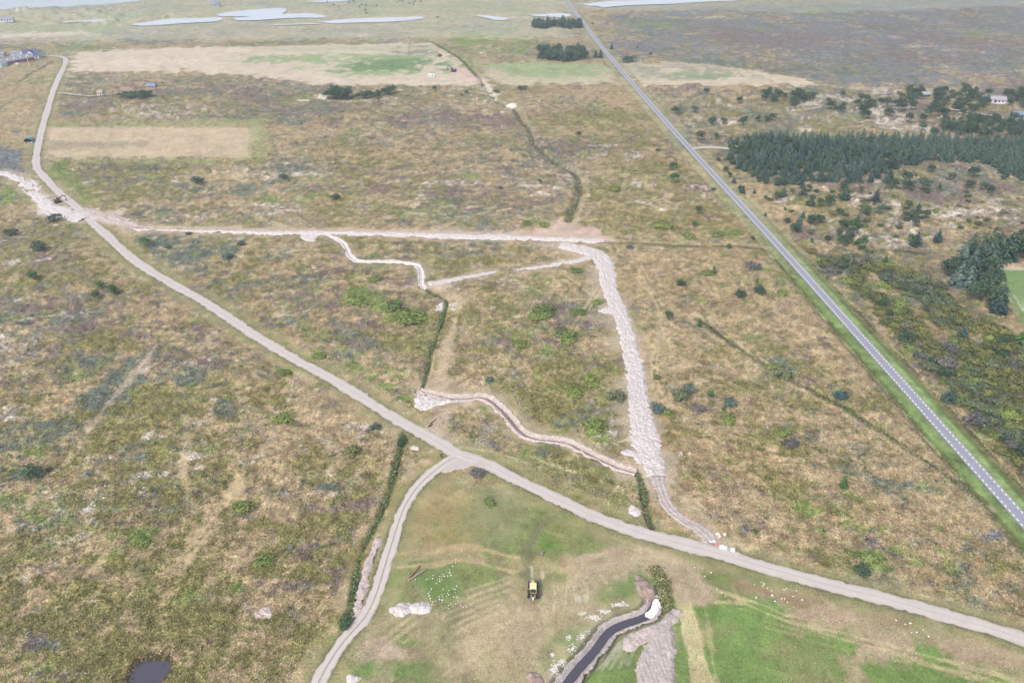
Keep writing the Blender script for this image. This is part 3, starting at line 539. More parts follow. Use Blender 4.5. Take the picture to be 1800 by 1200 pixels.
# bare earth and tracks
opoly([(960, 400), (968, 386), (998, 389), (1022, 392), (1045, 404), (1066, 417), (1058, 424), (1000, 421), (940, 419), (930, 412)], (.47, .345, .30), .85, 1.5, 1.0, tuft=.2)
opoly([(900, 404), (960, 398), (980, 412), (900, 415)], (.46, .36, .28), .7, 2, 2)
oline(EAST, 4, (.48, .375, .31), .75, off=3.6, soft=1.6, jit=.9, tuft=.2)
opoly([(150, 366), (185, 370), (213, 373), (200, 385), (230, 393), (262, 401), (230, 404), (200, 396), (180, 397), (165, 390)], (.54, .43, .36), .8, 1.5, 1.2, tuft=.2)
opoly([(100, 318), (125, 340), (140, 362), (120, 365), (95, 350)], (.37, .30, .25), .6, 1.5, 1)
opoly([(60, 372), (100, 378), (140, 392), (152, 392), (110, 386), (60, 380)], (.5, .42, .35), .5, 1.5, 1)
for off in (-1, 1):
    for P in ([(600, 406), (628, 397), (660, 388), (690, 380), (730, 375), (780, 374), (830, 374), (880, 378), (930, 385), (965, 392)],
              [(1063, 540), (1040, 530), (1000, 525), (960, 512), (930, 500), (900, 495)], [(1058, 500), (1030, 545), (1000, 590)], [(1045, 520), (1020, 500), (990, 480), (950, 476)], [(770, 515), (820, 530), (870, 520), (930, 505), (980, 500)],
              [(1165, 560), (1160, 600), (1150, 640), (1180, 650), (1215, 640), (1240, 650), (1247, 662), (1225, 670), (1195, 662), (1150, 640)], [(1110, 440), (1140, 500), (1175, 560), (1215, 590), (1250, 610)],
              [(1150, 650), (1155, 690), (1172, 708), (1200, 728), (1240, 745), (1300, 768), (1360, 790)], [(1250, 560), (1300, 610), (1380, 660)], [(1310, 960), (1340, 940), (1350, 915)], [(1240, 955), (1300, 950), (1345, 938)], [(600, 500), (680, 505), (740, 512)], [(1180, 855), (1240, 900), (1290, 940)], [(1130, 500), (1180, 540), (1230, 560)],
              [(480, 440), (560, 450), (600, 470)], [(640, 350), (740, 360), (900, 370), (985, 385)], [(400, 350), (450, 380), (520, 406)]):
        oline(P, .8, (.50, .41, .275), .7, off=off, soft=.4, broken=.7, tuft=.35)
oline(DITCHH, 3.6, (.45, .355, .25), .75, off=5, soft=1, jit=.7, tuft=.4)
oline([(800, 545), (815, 560), (812, 600)], 3, (.42, .34, .24), .5, soft=1.5, jit=1)
opoly([(745, 700), (765, 715), (800, 715), (808, 740), (790, 775), (766, 768), (760, 745), (752, 720)], (.42, .325, .265), .7, 2, 2, tuft=.5)
opoly([(708, 792), (722, 785), (738, 790), (735, 840), (710, 868), (700, 850)], (.43, .34, .24), .7, 1.5, 1.5, tuft=.4)
opoly([(748, 512), (778, 505), (800, 520), (820, 530), (800, 540), (770, 530)], (.46, .37, .26), .6, 2, 2)
opoly([(752, 500), (790, 492), (790, 505), (768, 512), (752, 508)], (.52, .41, .34), .7, 1, 1)
opoly([(1246, 940), (1270, 945), (1300, 952), (1290, 962), (1262, 962), (1240, 955)], (.47, .38, .29), .6, 1, 1)
opoly([(1150, 545), (1170, 560), (1190, 640), (1170, 650), (1150, 620)], (.42, .35, .22), .4, 3, 3)
for k in range(9):                                  # turning circles in the grass by the junction
    oline([(900 + k * 8, 790 + k * 3), (960 + k * 6, 812 + k * 2.4), (1010 + k * 2, 828), (1035 - k * 3, 822 - k * 3), (1030 - k * 5, 800 - k)], .4, (.47, .42, .27), .5, soft=.25)
oline([(850, 800), (930, 815), (1010, 850), (1100, 895)], 5, (.24, .245, .12), .5, soft=2, jit=1)
oline([(800, 785), (870, 795), (950, 820)], .7, (.47, .42, .27), .6, soft=.3)
# sandy seams of the old dune ridge on the left
RIDGE = smooth_line(pts([(20, 930), (55, 890), (75, 865), (105, 825), (140, 780), (165, 745), (190, 712), (215, 682), (245, 648), (275, 610), (300, 580)]), 3)
oline(RIDGE, 2.2, (.44, .355, .26), .62, soft=.9, jit=.9, broken=.6, tuft=.3)
opoly([(240, 656), (262, 640), (268, 648), (250, 662)], (.50, .43, .37), .8, .7, .9)
for P in ([(285, 1060), (310, 990), (340, 950), (380, 900), (420, 840)], [(300, 1040), (330, 985), (370, 930), (400, 880), (430, 850)], [(170, 1000), (250, 900), (320, 830)], [(320, 870), (322, 830), (325, 780), (325, 720)], [(420, 760), (520, 730), (640, 740)]):
    oline(P, 2.2, (.45, .355, .22), .75, soft=.9, jit=.6, broken=.75, tuft=.35)
oline([(437, 412), (410, 450), (390, 480), (365, 500)], 1.0, (.12, .12, .07), .7, soft=.6)
oline([(440, 414), (413, 452), (392, 484)], 1.2, (.45, .35, .24), .6, off=2.2, soft=.8)
# ditches
for P, w, c, m in ((DITCHH, 1.2, (.055, .075, .028), .9), (DITCHL, 1.4, (.06, .08, .035), .9), (DITCHR, 1.5, (.045, .05, .035), .9), (STREAM, 2.4, (.07, .075, .05), .85), (OLDD, 1.8, (.125, .13, .065), .5),
                   ([(1058, 425), (1100, 428.5), (1200, 431.5), (1290, 433.5), (1345, 438)], 1.4, (.10, .09, .055), .85)):
    oline(P, w, c, m, soft=.6, jit=.3)
oline(OLDD, 1.6, (.45, .36, .24), .55, off=-3.0, soft=.8, jit=.5, broken=.4)
oline([(1058, 424), (1100, 427.5), (1200, 430.5), (1290, 432.5), (1345, 437)], 1.2, (.44, .37, .24), .5, off=2.2, soft=.6)
oline(DITCHL, 1.6, (.42, .335, .23), .5, off=-2.8, soft=.8, jit=.5, broken=.5)
oline(STREAM[40:], 2.0, (.42, .36, .27), .6, off=4.0, soft=1.2, jit=.9, broken=.4)
for P in ([(718, 98), (722, 60)], [(128, 91), (400, 82), (600, 78.5), (752, 75.5)], [(1450, 150), (1390, 133.5), (1300, 120.5), (1210, 111.5)], [(100, 150), (300, 152), (700, 152)]):
    oline(P, 1.2, (.17, .15, .10), .6, soft=1.2)
oline([(120, 92), (150, 72), (190, 45), (230, 24)], 10, (.24, .29, .17), .6, soft=4, r=40); oline([(125, 90), (160, 66), (200, 40), (245, 18)], 2.5, (.14, .16, .10), .7, soft=2)
oline([(1450, 150), (1500, 156), (1580, 157), (1660, 157), (1720, 150)], 2.5, (.42, .40, .30), .7, soft=1.5)
opoly([(790, 124), (805, 121), (840, 133), (856, 138), (850, 141), (800, 133)], (.50, .36, .33), .85, 2, 1.5)
opoly([(850, 150), (860, 149), (875, 170), (868, 176), (858, 168)], (.60, .54, .50), .7, 1.5, 2.0)
opoly([(890, 183), (905, 182), (908, 188), (895, 190)], (.68, .63, .58), .9, 1, .7)
opoly([(560, 165), (572, 163), (572, 174), (558, 174)], (.66, .60, .56), .8, 1, 1); opoly([(528, 176), (540, 175), (540, 178), (530, 179)], (.66, .6, .56), .7, 1, 1)
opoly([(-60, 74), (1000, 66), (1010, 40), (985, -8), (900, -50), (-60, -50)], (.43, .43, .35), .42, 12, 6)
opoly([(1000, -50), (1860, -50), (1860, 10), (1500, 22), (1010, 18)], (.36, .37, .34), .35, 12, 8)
# wet rims of the ponds and lakes
for poly, c in ((POND, (.13, .085, .045)), (POOL, (.4, .34, .3))):
    P = pts(poly); i = near(P, 3); d, _, _ = seg_dist(X[i], Y[i], P, True); over(i, .9 * sstep(1.2, .2, d + .4 * JIT1[i]), c)
over(np.nonzero(SEAM)[0], np.ones(SEAM.sum()), (.3, .3, .28))
def cls_at(x, y):
    px, py = pg(x, y); j = np.clip(np.searchsorted(gx, px), 0, NX - 1); i = np.clip(np.searchsorted(gy, py), 0, NY - 1)
    return i * NX + j
ALB = np.clip(ALB, .01, .8)

# ------------------------------------------------------------ the ground object
def ground_material():
    m = NT('heath_ground', 0.95, 0.12)
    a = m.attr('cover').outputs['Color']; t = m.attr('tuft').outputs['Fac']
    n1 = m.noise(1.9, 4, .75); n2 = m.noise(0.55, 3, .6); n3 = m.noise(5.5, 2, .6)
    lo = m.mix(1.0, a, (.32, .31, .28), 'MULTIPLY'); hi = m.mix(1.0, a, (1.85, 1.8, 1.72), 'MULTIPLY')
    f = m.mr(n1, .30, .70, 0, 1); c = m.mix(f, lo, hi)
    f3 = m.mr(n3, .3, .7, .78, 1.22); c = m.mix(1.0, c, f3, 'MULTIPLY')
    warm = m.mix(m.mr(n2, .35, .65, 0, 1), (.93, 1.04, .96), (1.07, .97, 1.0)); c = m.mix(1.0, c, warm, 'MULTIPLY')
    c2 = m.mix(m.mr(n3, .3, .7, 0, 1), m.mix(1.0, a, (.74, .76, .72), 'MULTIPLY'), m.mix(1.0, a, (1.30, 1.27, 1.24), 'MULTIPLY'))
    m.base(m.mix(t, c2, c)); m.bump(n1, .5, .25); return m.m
Fq = np.arange(NX * NY).reshape(NY, NX)
F = np.stack([Fq[1:, :-1], Fq[1:, 1:], Fq[:-1, 1:], Fq[:-1, :-1]], -1).reshape(-1, 4)
me = np_mesh('ground', np.stack([X, Y, Z], 1), F, True)
set_col(me, 'cover', ALB); set_f(me, 'tuft', TUFTA)
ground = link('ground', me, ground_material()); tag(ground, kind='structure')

def water_mat(name, c, rough=.06, var=.3):
    m = NT(name, rough, .5); m.base(c); n = m.noise(.8, 3); m.bump(n, .02, .02); return m.m
M_WATER = water_mat('lake_water', (.62, .63, .66)); M_DARKW = water_mat('peaty_water', (.075, .068, .088), .15)  # lake base colour is pale to imitate the bright sky reflected in it
def poly_obj(name, poly, z, mat, fill_mesh=None, **k):
    P = pts(poly) if not isinstance(poly, np.ndarray) else poly
    Q = smooth_line(np.vstack([P, P[:1]]), max(1.0, np.linalg.norm(P[1] - P[0]) / 6))[:-1]
    bm = bmesh.new(); vs_ = [bm.verts.new((x, y, z)) for x, y in Q]; bm.faces.new(vs_)
    bmesh.ops.triangulate(bm, faces=bm.faces[:]); bmesh.ops.recalc_face_normals(bm, faces=bm.faces[:])
    me = bpy.data.meshes.new(name); bm.to_mesh(me); bm.free()
    if me.polygons and me.polygons[0].normal.z < 0: me.flip_normals()
    return tag(link(name, me, mat), **k)
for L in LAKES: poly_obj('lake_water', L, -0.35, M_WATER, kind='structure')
poly_obj('pond_water', POND, -0.45, M_DARKW, kind='structure')
poly_obj('pool_water', POOL, -0.35, water_mat('pool_surface', (.10, .13, .16)), kind='structure')
sp_ = seaP; bm = bmesh.new(); vs_ = [bm.verts.new((x, y, -1.0)) for x, y in sp_]; bm.faces.new(vs_); bmesh.ops.triangulate(bm, faces=bm.faces[:])
me = bpy.data.meshes.new('sea'); bm.to_mesh(me); bm.free()
if me.polygons[0].normal.z < 0: me.flip_normals()
tag(link('sea', me, water_mat('sea_water', (.50, .52, .55), .15)), kind='structure')
# ------------------------------------------------------------ ribbons that follow the land
def resample(P, base, k=0.0045, lo=None):
    """points along P at a spacing that grows with the distance"""
    P = np.asarray(P, float); d = np.linalg.norm(np.diff(P, axis=0), axis=1); s = np.concatenate([[0], np.cumsum(d)])
    out = []; t = 0.0
    while t < s[-1]:
        x = np.interp(t, s, P[:, 0]); y = np.interp(t, s, P[:, 1]); out.append((x, y, t))
        t += max(base, math.hypot(x, y) * k * .5)
    out.append((P[-1, 0], P[-1, 1], s[-1])); return np.array(out)
def ribbon(name, P, width, mat, across=8, step=1.0, profile=None, lump=0.0, lumpwl=1.2, edge=0.0, edgewl=3.0, lift=0.05, seed=5, wnoise=0.0, kind='structure', taper=0.0, follow=True, smooth=True, parent=None):
    R = resample(P, step); T = np.gradient(R[:, :2], axis=0); T /= np.linalg.norm(T, axis=1)[:, None] + 1e-9; Nn = np.stack([-T[:, 1], T[:, 0]], 1)
    n = len(R); u = np.linspace(-1, 1, across + 1); s = R[:, 2]
    w = np.full(n, width / 2.0) if np.isscalar(width) else np.interp(s / s[-1], np.linspace(0, 1, len(width)), width) / 2
    if wnoise: w = w * (1 + wnoise * fbm(s, s * 0 + seed, 14, 3, seed))
    if taper: w = w * np.clip(np.minimum(s, s[-1] - s) / taper, .12, 1) ** .6
    el_ = edge * fbm(s, s * 0 + 3, edgewl, 4, seed + 1, .75); er = edge * fbm(s, s * 0 + 9, edgewl, 4, seed + 2, .75)
    off = u[None] * w[:, None] + np.where(u[None] < 0, -np.abs(u[None]) ** 3 * el_[:, None], np.abs(u[None]) ** 3 * er[:, None])
    x = R[:, :1] + Nn[:, :1] * off; y = R[:, 1:2] + Nn[:, 1:2] * off
    zb = (zat(R[:, 0], R[:, 1]) * 0)[:, None] + 0 * off
    dist = np.hypot(x, y)
    z = zb + lift + dist * 0.00015
    if profile is not None: z = z + profile(u[None] + 0 * off, s[:, None] + 0 * off)
    if lump: z = z + lump * (0.4 + 0.6 * np.clip(1 - np.abs(u[None]) ** 3, 0, 1)) * (fbm(x, y, lumpwl, 3, seed + 5, .7) + .4)
    V = np.stack([x, y, z], -1).reshape(-1, 3); q = np.arange(n * (across + 1)).reshape(n, across + 1)
    F = np.stack([q[:-1, :-1], q[:-1, 1:], q[1:, 1:], q[1:, :-1]], -1).reshape(-1, 4)
    a, b, c = V[F[0, 0]], V[F[0, 1]], V[F[0, 2]]
    if np.cross(b - a, c - b)[2] < 0: F = F[:, ::-1]
    me = np_mesh(name, V, F, smooth); set_f(me, 'across', np.broadcast_to(u[None], off.shape).ravel()); set_f(me, 'along', np.broadcast_to(s[:, None], off.shape).ravel())
    o = link(name, me, mat, parent)
    if kind: tag(o, kind=kind)
    return o
def road_mat(name, c, c2, marks, rough=.9, centre=None, n=0.12):
    """marks: (offset, half width, colour, strength) worn lines along the road"""
    m = NT(name, rough, .15); a = m.attr('across').outputs['Fac']
    f = m.noise(.35, 5, .7); col = m.mix(m.mr(f, .3, .7, 0, 1), c, c2); g = m.noise(3.5, 4, .7)
    col = m.mix(1.0, col, m.mr(g, .25, .75, 1 - n, 1 + n), 'MULTIPLY')
    # a stretched noise that runs with the road
    al = m.attr('along').outputs['Fac']; cx = m.n('ShaderNodeCombineXYZ'); s1 = m.n('ShaderNodeMath', operation='MULTIPLY'); s1.inputs[1].default_value = .12; m.l(al, s1.inputs[0])
    s2 = m.n('ShaderNodeMath', operation='MULTIPLY'); s2.inputs[1].default_value = 5.0; m.l(a, s2.inputs[0]); m.l(s1.outputs[0], cx.inputs[0]); m.l(s2.outputs[0], cx.inputs[1])
    st = m.noise(1.0, 4, .6, cx.outputs[0]); col = m.mix(1.0, col, m.mr(st, .3, .7, .95, 1.04), 'MULTIPLY')
    for off, hw, mc, k in marks:
        d = m.n('ShaderNodeMath', operation='SUBTRACT'); m.l(a, d.inputs[0]); d.inputs[1].default_value = off
        ab = m.n('ShaderNodeMath', operation='ABSOLUTE'); m.l(d.outputs[0], ab.inputs[0])
        ff = m.mr(ab.outputs[0], hw * .5, hw * 1.3, k, 0)
        mm = m.n('ShaderNodeMath', operation='MULTIPLY'); m.l(ff, mm.inputs[0]); m.l(m.mr(g, .35, .6, .25, 1), mm.inputs[1])
        col = m.mix(mm.outputs[0], col, mc)
    m.base(col); m.bump(g, .35, .06); return m.m
M_ASPH = road_mat('old_asphalt', (0.260, 0.260, 0.308), (0.299, 0.299, 0.342), [(0, .05, (0.203, 0.193, 0.260), .8), (-.45, .12, (0.318, 0.318, 0.366), .5), (.45, .12, (0.318, 0.318, 0.366), .5), (-.95, .07, (0.385, 0.375, 0.347), .7), (.95, .07, (0.193, 0.193, 0.212), .8)], .8, n=.06)
M_GRAV = road_mat('pale_gravel', (.455, .405, .375), (.53, .475, .445), [(-.38, .18, (.55, .505, .475), .4), (.38, .18, (.55, .505, .475), .4), (0.02, .12, (.39, .35, .335), .45), (-1, .16, (.32, .29, .20), .8), (1, .16, (.32, .29, .20), .8)], n=.16)
M_TRK = road_mat('sandy_track', (0.480, 0.424, 0.392), (0.528, 0.472, 0.440), [(0, .12, (0.208, 0.200, 0.112), .95), (-.5, .2, (0.552, 0.496, 0.464), .5), (.5, .2, (0.552, 0.496, 0.464), .5), (-1, .14, (0.320, 0.288, 0.192), .8), (1, .14, (0.320, 0.288, 0.192), .8)])
ribbon('paved_road', PAVED, PAVED_W, M_ASPH, 10, 2.0, edge=.04, lift=.0, profile=lambda u, s: .05 * (1 - u * u) + .02)
def dashes():
    V, F, Wd = [], [], 1.46
    d = np.linalg.norm(np.diff(PAVED, axis=0), axis=1); s = np.concatenate([[0], np.cumsum(d)]); S = s[-1]
    per = 1.735; t = 0.0
    while t < S - per:
        for sgn in (-1, 1):
            ph = t + (0.5 * per if sgn > 0 else 0)
            P0 = np.array([np.interp(ph, s, PAVED[:, 0]), np.interp(ph, s, PAVED[:, 1])]); P1 = np.array([np.interp(ph + per * .52, s, PAVED[:, 0]), np.interp(ph + per * .52, s, PAVED[:, 1])])
            T = (P1 - P0) / (np.linalg.norm(P1 - P0) + 1e-9); N_ = np.array([-T[1], T[0]]); dd = math.hypot(*P0); z = .052 + .00015 * dd + .01
            b = len(V)
            for p, o_ in ((P0, Wd - .16), (P0, Wd + .16), (P1, Wd + .16), (P1, Wd - .16)): V.append((*(p + N_ * sgn * o_), z))
            F.append((b, b + 1, b + 2, b + 3) if sgn < 0 else (b + 3, b + 2, b + 1, b))
        t += per
    return V, F
V, F = dashes(); me = np_mesh('edge_line_dashes', V, F)
if me.polygons[0].normal.z < 0: me.flip_normals()
tag(link('edge_line_dashes', me, plain('road_paint', (.80, .80, .78), .6, .06)), kind='structure')
grav = ribbon('gravel_road', GRAVEL, GRAVEL_W, M_GRAV, 10, 1.0, edge=.20, edgewl=1.2, lift=.02, profile=lambda u, s: .05 * (1 - u * u), lump=.008, wnoise=.06)
ribbon('side_track', TRACK, TRACK_W, M_TRK, 10, .8, edge=.2, edgewl=3, lift=.03, profile=lambda u, s: .025 * np.cos(u * 9) , lump=.01, wnoise=.04)
ribbon('access_track', ACCESS, 3.6, M_GRAV, 5, 2, edge=.3, lift=.08)
ribbon('cabin_path', CABINPATH, 2.6, M_TRK, 6, 3, edge=.4, lift=.7)
ribbon('hut_path', HUTPATH, 2.2, M_TRK, 4, 3, edge=.4, lift=.6)
def patch(name, poly, mat, h, lumpwl=.8, lump=.12, step=.5, jit=.3, seed=3, base=.03, kind='structure', rim=1.2, extra=None, flatz=None):
    """an irregular low body of soil or rubble with its own relief, thinning to nothing at its rim"""
    P = pts(poly) if not isinstance(poly, np.ndarray) else poly; Q = smooth_line(np.vstack([P, P[:1]]), 1.0)[:-1]
    a = Q.min(0) - 1.5; b = Q.max(0) + 1.5
    xs_ = np.arange(a[0], b[0], step); ys_ = np.arange(a[1], b[1], step); xx, yy = np.meshgrid(xs_, ys_)
    d, _, _ = seg_dist(xx, yy, Q, True); sg = np.where(inside(xx, yy, Q), d, -d) + jit * fbm(xx, yy, 2.4, 4, seed, .75)
    z = base + (zat(xx.ravel(), yy.ravel()).reshape(xx.shape) if flatz is None else flatz) + h * sstep(0, rim, sg) + lump * (fbm(xx, yy, lumpwl, 3, seed + 4, .7) + .5) * sstep(-.1, rim * .6, sg) - .35 * sstep(.25, -.25, sg)
    if extra is not None: z = z + extra(xx, yy, sg)
    q = np.arange(xx.size).reshape(xx.shape)
    F = np.stack([q[:-1, :-1], q[:-1, 1:], q[1:, 1:], q[1:, :-1]], -1).reshape(-1, 4); keep = (sg.ravel()[F] > -.45).any(1); F = F[keep]
    used = np.unique(F); mp_ = np.full(xx.size, -1); mp_[used] = np.arange(len(used))
    V = np.stack([xx.ravel(), yy.ravel(), z.ravel()], 1)[used]
    me = np_mesh(name, V, mp_[F], False); o = link(name, me, mat)
    if kind: tag(o, kind=kind)
    return o
def soil_mat(name, c1, c2, c3, scale=1.1, streak=None):
    m = NT(name, .95, .1); n = m.noise(scale, 6, .8); n2 = m.noise(scale * 3, 3, .75)
    col = m.ramp(n, [(.30, c1), (.50, c2), (.66, c3)])
    col = m.mix(1.0, col, m.mr(n2, .28, .66, .66, 1.22), 'MULTIPLY')
    m.base(col); m.bump(n2, .7, .12); return m.m
M_RUB = soil_mat('pale_rubble', (.29, .24, .225), (.56, .505, .485), (.74, .70, .685), 1.9)
M_SANDW = soil_mat('white_sand', (0.389, 0.335, 0.302), (0.583, 0.529, 0.508), (0.713, 0.670, 0.648), 1.0)
M_SANDP = soil_mat('pinkish_sand', (0.361, 0.292, 0.258), (0.473, 0.396, 0.361), (0.568, 0.499, 0.464), .8)
M_SOIL = soil_mat('dug_soil', (.31, .255, .23), (.43, .37, .345), (.52, .465, .445), .9)
M_BROWN = soil_mat('brown_soil', (0.215, 0.146, 0.112), (0.327, 0.241, 0.202), (0.430, 0.344, 0.310), .9)
M_BANK = soil_mat('cut_bank', (0.310, 0.267, 0.249), (0.430, 0.378, 0.357), (0.533, 0.482, 0.456), 1.2)
ribbon('rubble_band', BAND, [7.5, 9.0, 8.0, 6.5, 6.6, 6.8, 6.0, 6.2, 6.5, 7.6, 8.6, 5.4], M_RUB, 30, .26, lump=.14, lumpwl=.8, edge=.45, edgewl=2.2, lift=.02, profile=lambda u, s: .25 * (1 - u ** 4) - .2 * np.abs(u) ** 10, seed=31, smooth=False)
patch('rubble_spur', [(1047, 545), (1062, 540), (1080, 535), (1090, 548), (1076, 552), (1062, 552)], M_RUB, .15, seed=8)
patch('rubble_spur', [(1092, 795), (1100, 790), (1115, 792), (1125, 800), (1128, 815), (1120, 812), (1110, 800), (1098, 800)], M_RUB, .2, seed=9)
ribbon('rubble_strip', SPUR, [3.6, 3.8, 3.0, 2.6, 2.6, 1.2], M_RUB, 12, .4, lump=.12, edge=.4, edgewl=2, seed=33, profile=lambda u, s: .15 * (1 - u * u) - .15 * np.abs(u) ** 8, smooth=False)
ribbon('rubble_strip', SPUR2, [1.4, 2.6, 2.8, 3.4], M_RUB, 10, .4, lump=.1, edge=.4, edgewl=2, seed=35, profile=lambda u, s: .12 * (1 - u * u) - .15 * np.abs(u) ** 8, smooth=False)
ribbon('sand_strip', EAST, [1.4, 1.6, 2.2, 3.0, 4.2, 4.6, 5.2, 5.0, 5.6, 5.6, 5.4, 5.0, 4.0], M_SANDW, 12, .5, lump=.12, lumpwl=1.2, edge=.7, edgewl=3.5, seed=37, profile=lambda u, s: .22 * (1 - u * u) - .2 * np.abs(u) ** 8, smooth=False, wnoise=.12)
ribbon('sand_fan', EASTA, [8, 7, 6.5, 5, 3], M_SANDP, 14, .5, lump=.2, lumpwl=1.5, edge=1.2, edgewl=3, seed=39, profile=lambda u, s: .15 * (1 - u * u) - .25 * np.abs(u) ** 6, smooth=False)
patch('sand_pad', [(526, 411), (560, 411), (559, 418), (553, 424), (536, 424), (528, 419)], M_SANDW, .15, seed=12, step=.6)
ribbon('stream_sand', WEST, [5, 5.5, 5.5, 6, 6, 6.5, 8, 9, 10], M_SANDW, 18, .45, lump=.12, lumpwl=1.5, edge=.9, edgewl=3, seed=41, profile=lambda u, s: .18 * (1 - u * u) - .25 * np.abs(u) ** 8 - .75 * np.exp(-((s - 55) / 5) ** 2) * (np.abs(u) < .7), smooth=False)
patch('sand_spill', [(62, 372), (80, 362), (98, 372), (108, 383), (92, 381), (74, 378)], M_SANDW, .05, seed=13, jit=1.2); patch('sand_spill', [(52, 316), (62, 316), (70, 326), (66, 336), (60, 328)], M_SANDW, .08, seed=14, jit=.9)
ribbon('trench_side', TRENCH, [2.6, 4.2, 4.6, 4.6, 4.4, 4.0, 4.0, 3.6], M_SANDP, 22, .3, lump=.10, lumpwl=.9, edge=.35, edgewl=2, seed=43, lift=.06,
       profile=lambda u, s: .32 * np.exp(-((np.abs(u) - .72) / .16) ** 2) - .95 * np.exp(-(u / .30) ** 4) - .2 * np.abs(u) ** 12, smooth=False)
ribbon('trench_bed', TRENCH, 1.0, soil_mat('wet_trench_bed', (.16, .12, .11), (.24, .18, .165), (.30, .24, .22)), 4, .6, lift=-.62, seed=44)
patch('sand_pad', [(731, 686), (745, 690), (765, 699), (790, 702), (800, 705), (785, 711), (768, 713), (755, 720), (738, 721), (728, 712), (729, 698)], M_SANDW, .2, lump=.25, seed=15)
ribbon('sand_ditch', MEANDER, [1.6, 2.6, 2.8, 3.0, 2.6, 2.6, 2.8, 3.0, 2.6], M_SANDW, 16, .4, lump=.10, lumpwl=.9, edge=.25, edgewl=2, seed=45, lift=.02,
       profile=lambda u, s: .22 * np.exp(-((np.abs(u) - .8) / .14) ** 2) - .45 * np.exp(-(u / .5) ** 4) - .2 * np.abs(u) ** 12, smooth=False)
for c, sd0 in (((777, 540), 16), ((797, 541), 17)):
    x_, y_ = c; patch('sand_patch', [(x_ - 8, y_ - 5), (x_ + 4, y_ - 7), (x_ + 7, y_), (x_ + 4, y_ + 6), (x_ - 6, y_ + 7)], M_SANDW, .1, seed=sd0, jit=.8)
ribbon('muddy_track', MUD, [4.4, 4.0, 3.6, 3.4, 3.6, 4.2, 4.8], M_SOIL, 14, .35, lump=.08, edge=.5, edgewl=2, seed=47, profile=lambda u, s: .08 * np.cos(u * 10) - .2 * np.abs(u) ** 8, smooth=False)
ribbon('gravel_bed', SANDL, [1.6, 2.2, 2.0, 1.8, 2.0, 2.2, 2.4, 1.6], M_SANDP, 10, .35, lump=.12, edge=.3, edgewl=1.6, seed=49, profile=lambda u, s: .1 * (1 - u * u) - .2 * np.abs(u) ** 8, smooth=False)
patch('sand_spill', [(150, 386), (140, 372), (158, 372), (170, 380), (160, 388)], M_SANDW, .12, seed=18, jit=.9)
patch('track_junction', [(772, 776), (800, 790), (850, 812), (880, 826), (850, 823), (824, 821), (806, 825), (790, 830), (776, 832), (778, 820), (786, 804), (780, 790)], M_GRAV, .03, lump=.01, lumpwl=2, jit=.25, seed=61, base=.05, rim=.6, flatz=0.0)
# the new channel in the meadow
ribbon('channel_bank', CHAN, [4.6, 4.4, 4.4, 4.6, 4.8, 5.0, 5.2, 5.4], M_BANK, 30, .22, lump=.07, lumpwl=.6, edge=.22, edgewl=1.5, seed=51, lift=.05,
       profile=lambda u, s: .12 * np.exp(-((np.abs(u) - .86) / .1) ** 2) - 1.15 * sstep(.84, .28, np.abs(u)) - .3 * np.abs(u) ** 16, smooth=False)
ribbon('channel_water', CHAN, [2.1, 2.0, 2.0, 2.1, 2.2, 2.3], M_DARKW, 4, .8, lift=-.78)
patch('brown_spoil', [(1116, 1015), (1122, 1011), (1130, 1012), (1138, 1020), (1146, 1028), (1152, 1038), (1152, 1056), (1142, 1066), (1136, 1060), (1130, 1050), (1122, 1042), (1115, 1030)], M_BROWN, .45, lumpwl=1.3, lump=.2, step=.3, seed=19)
def furrows(xx, yy, sg): return .06 * np.sin((xx + .12 * yy) * 6.0 + 1.4 * fbm(xx, yy, 5, 2, 66)) * sstep(0, 1.5, sg)
patch('soil_heap', [(1166, 1078), (1175, 1073), (1187, 1068), (1201, 1075), (1192, 1085), (1186, 1096), (1186, 1120), (1189, 1150), (1191, 1200), (1192, 1240), (1120, 1240), (1119, 1190), (1122, 1168), (1131, 1142), (1136, 1122), (1144, 1100), (1154, 1088)], M_SOIL, .5, lumpwl=1.4, lump=.06, step=.25, jit=.28, seed=20, extra=furrows)
patch('soil_heap', [(1147, 1087), (1156, 1092), (1150, 1108), (1138, 1124), (1120, 1144), (1106, 1148), (1094, 1142), (1091, 1132), (1096, 1122), (1116, 1106), (1134, 1094)], M_SANDP, .45, lumpwl=1.0, lump=.07, step=.25, jit=.3, seed=21)
patch('soil_heap', [(925, 1200), (928, 1188), (940, 1180), (950, 1183), (958, 1196), (960, 1215), (925, 1215)], M_BROWN, .45, step=.25, seed=22)
patch('white_sand_tongue', [(1138, 1078), (1146, 1071), (1151, 1062), (1154, 1053), (1157, 1062), (1158, 1072), (1153, 1078), (1146, 1082)], plain('bright_white_sand', (.86, .86, .84), .8, .03), .1, lump=.05, step=.2, jit=.1, seed=23, flatz=-.1, base=.0, rim=.4)
def blob_heap(name, cx, cy, w, h, mat, hh, label, seed, cat='heap'):
    c = at(cx, cy, 0); mx = abs(at(cx + w / 2, cy, 0).x - c.x); my = abs(at(cx, cy - h / 2, 0).y - c.y)
    P = np.array([(c.x + mx * math.cos(a) * (1 + .12 * math.sin(3 * a + seed)), c.y + my * math.sin(a) * (1 + .1 * math.cos(2 * a + seed))) for a in np.linspace(0, 2 * math.pi, 14, endpoint=False)])
    o = patch(name, P, mat, hh, lumpwl=.7, lump=.10, step=.18, jit=.22, seed=seed, kind=None, rim=min(mx, my) * .9)
    # set its origin on the ground under it
    me = o.data; me.transform(Matrix.Translation((-c.x, -c.y, 0))); o.location = (c.x, c.y, 0)
    tag(o, label, cat); return o
blob_heap('sand_heap', 705, 1071, 42, 27, M_RUB, .55, 'rough greyish heap of sand in the meadow, left lobe of the double heap', 24)
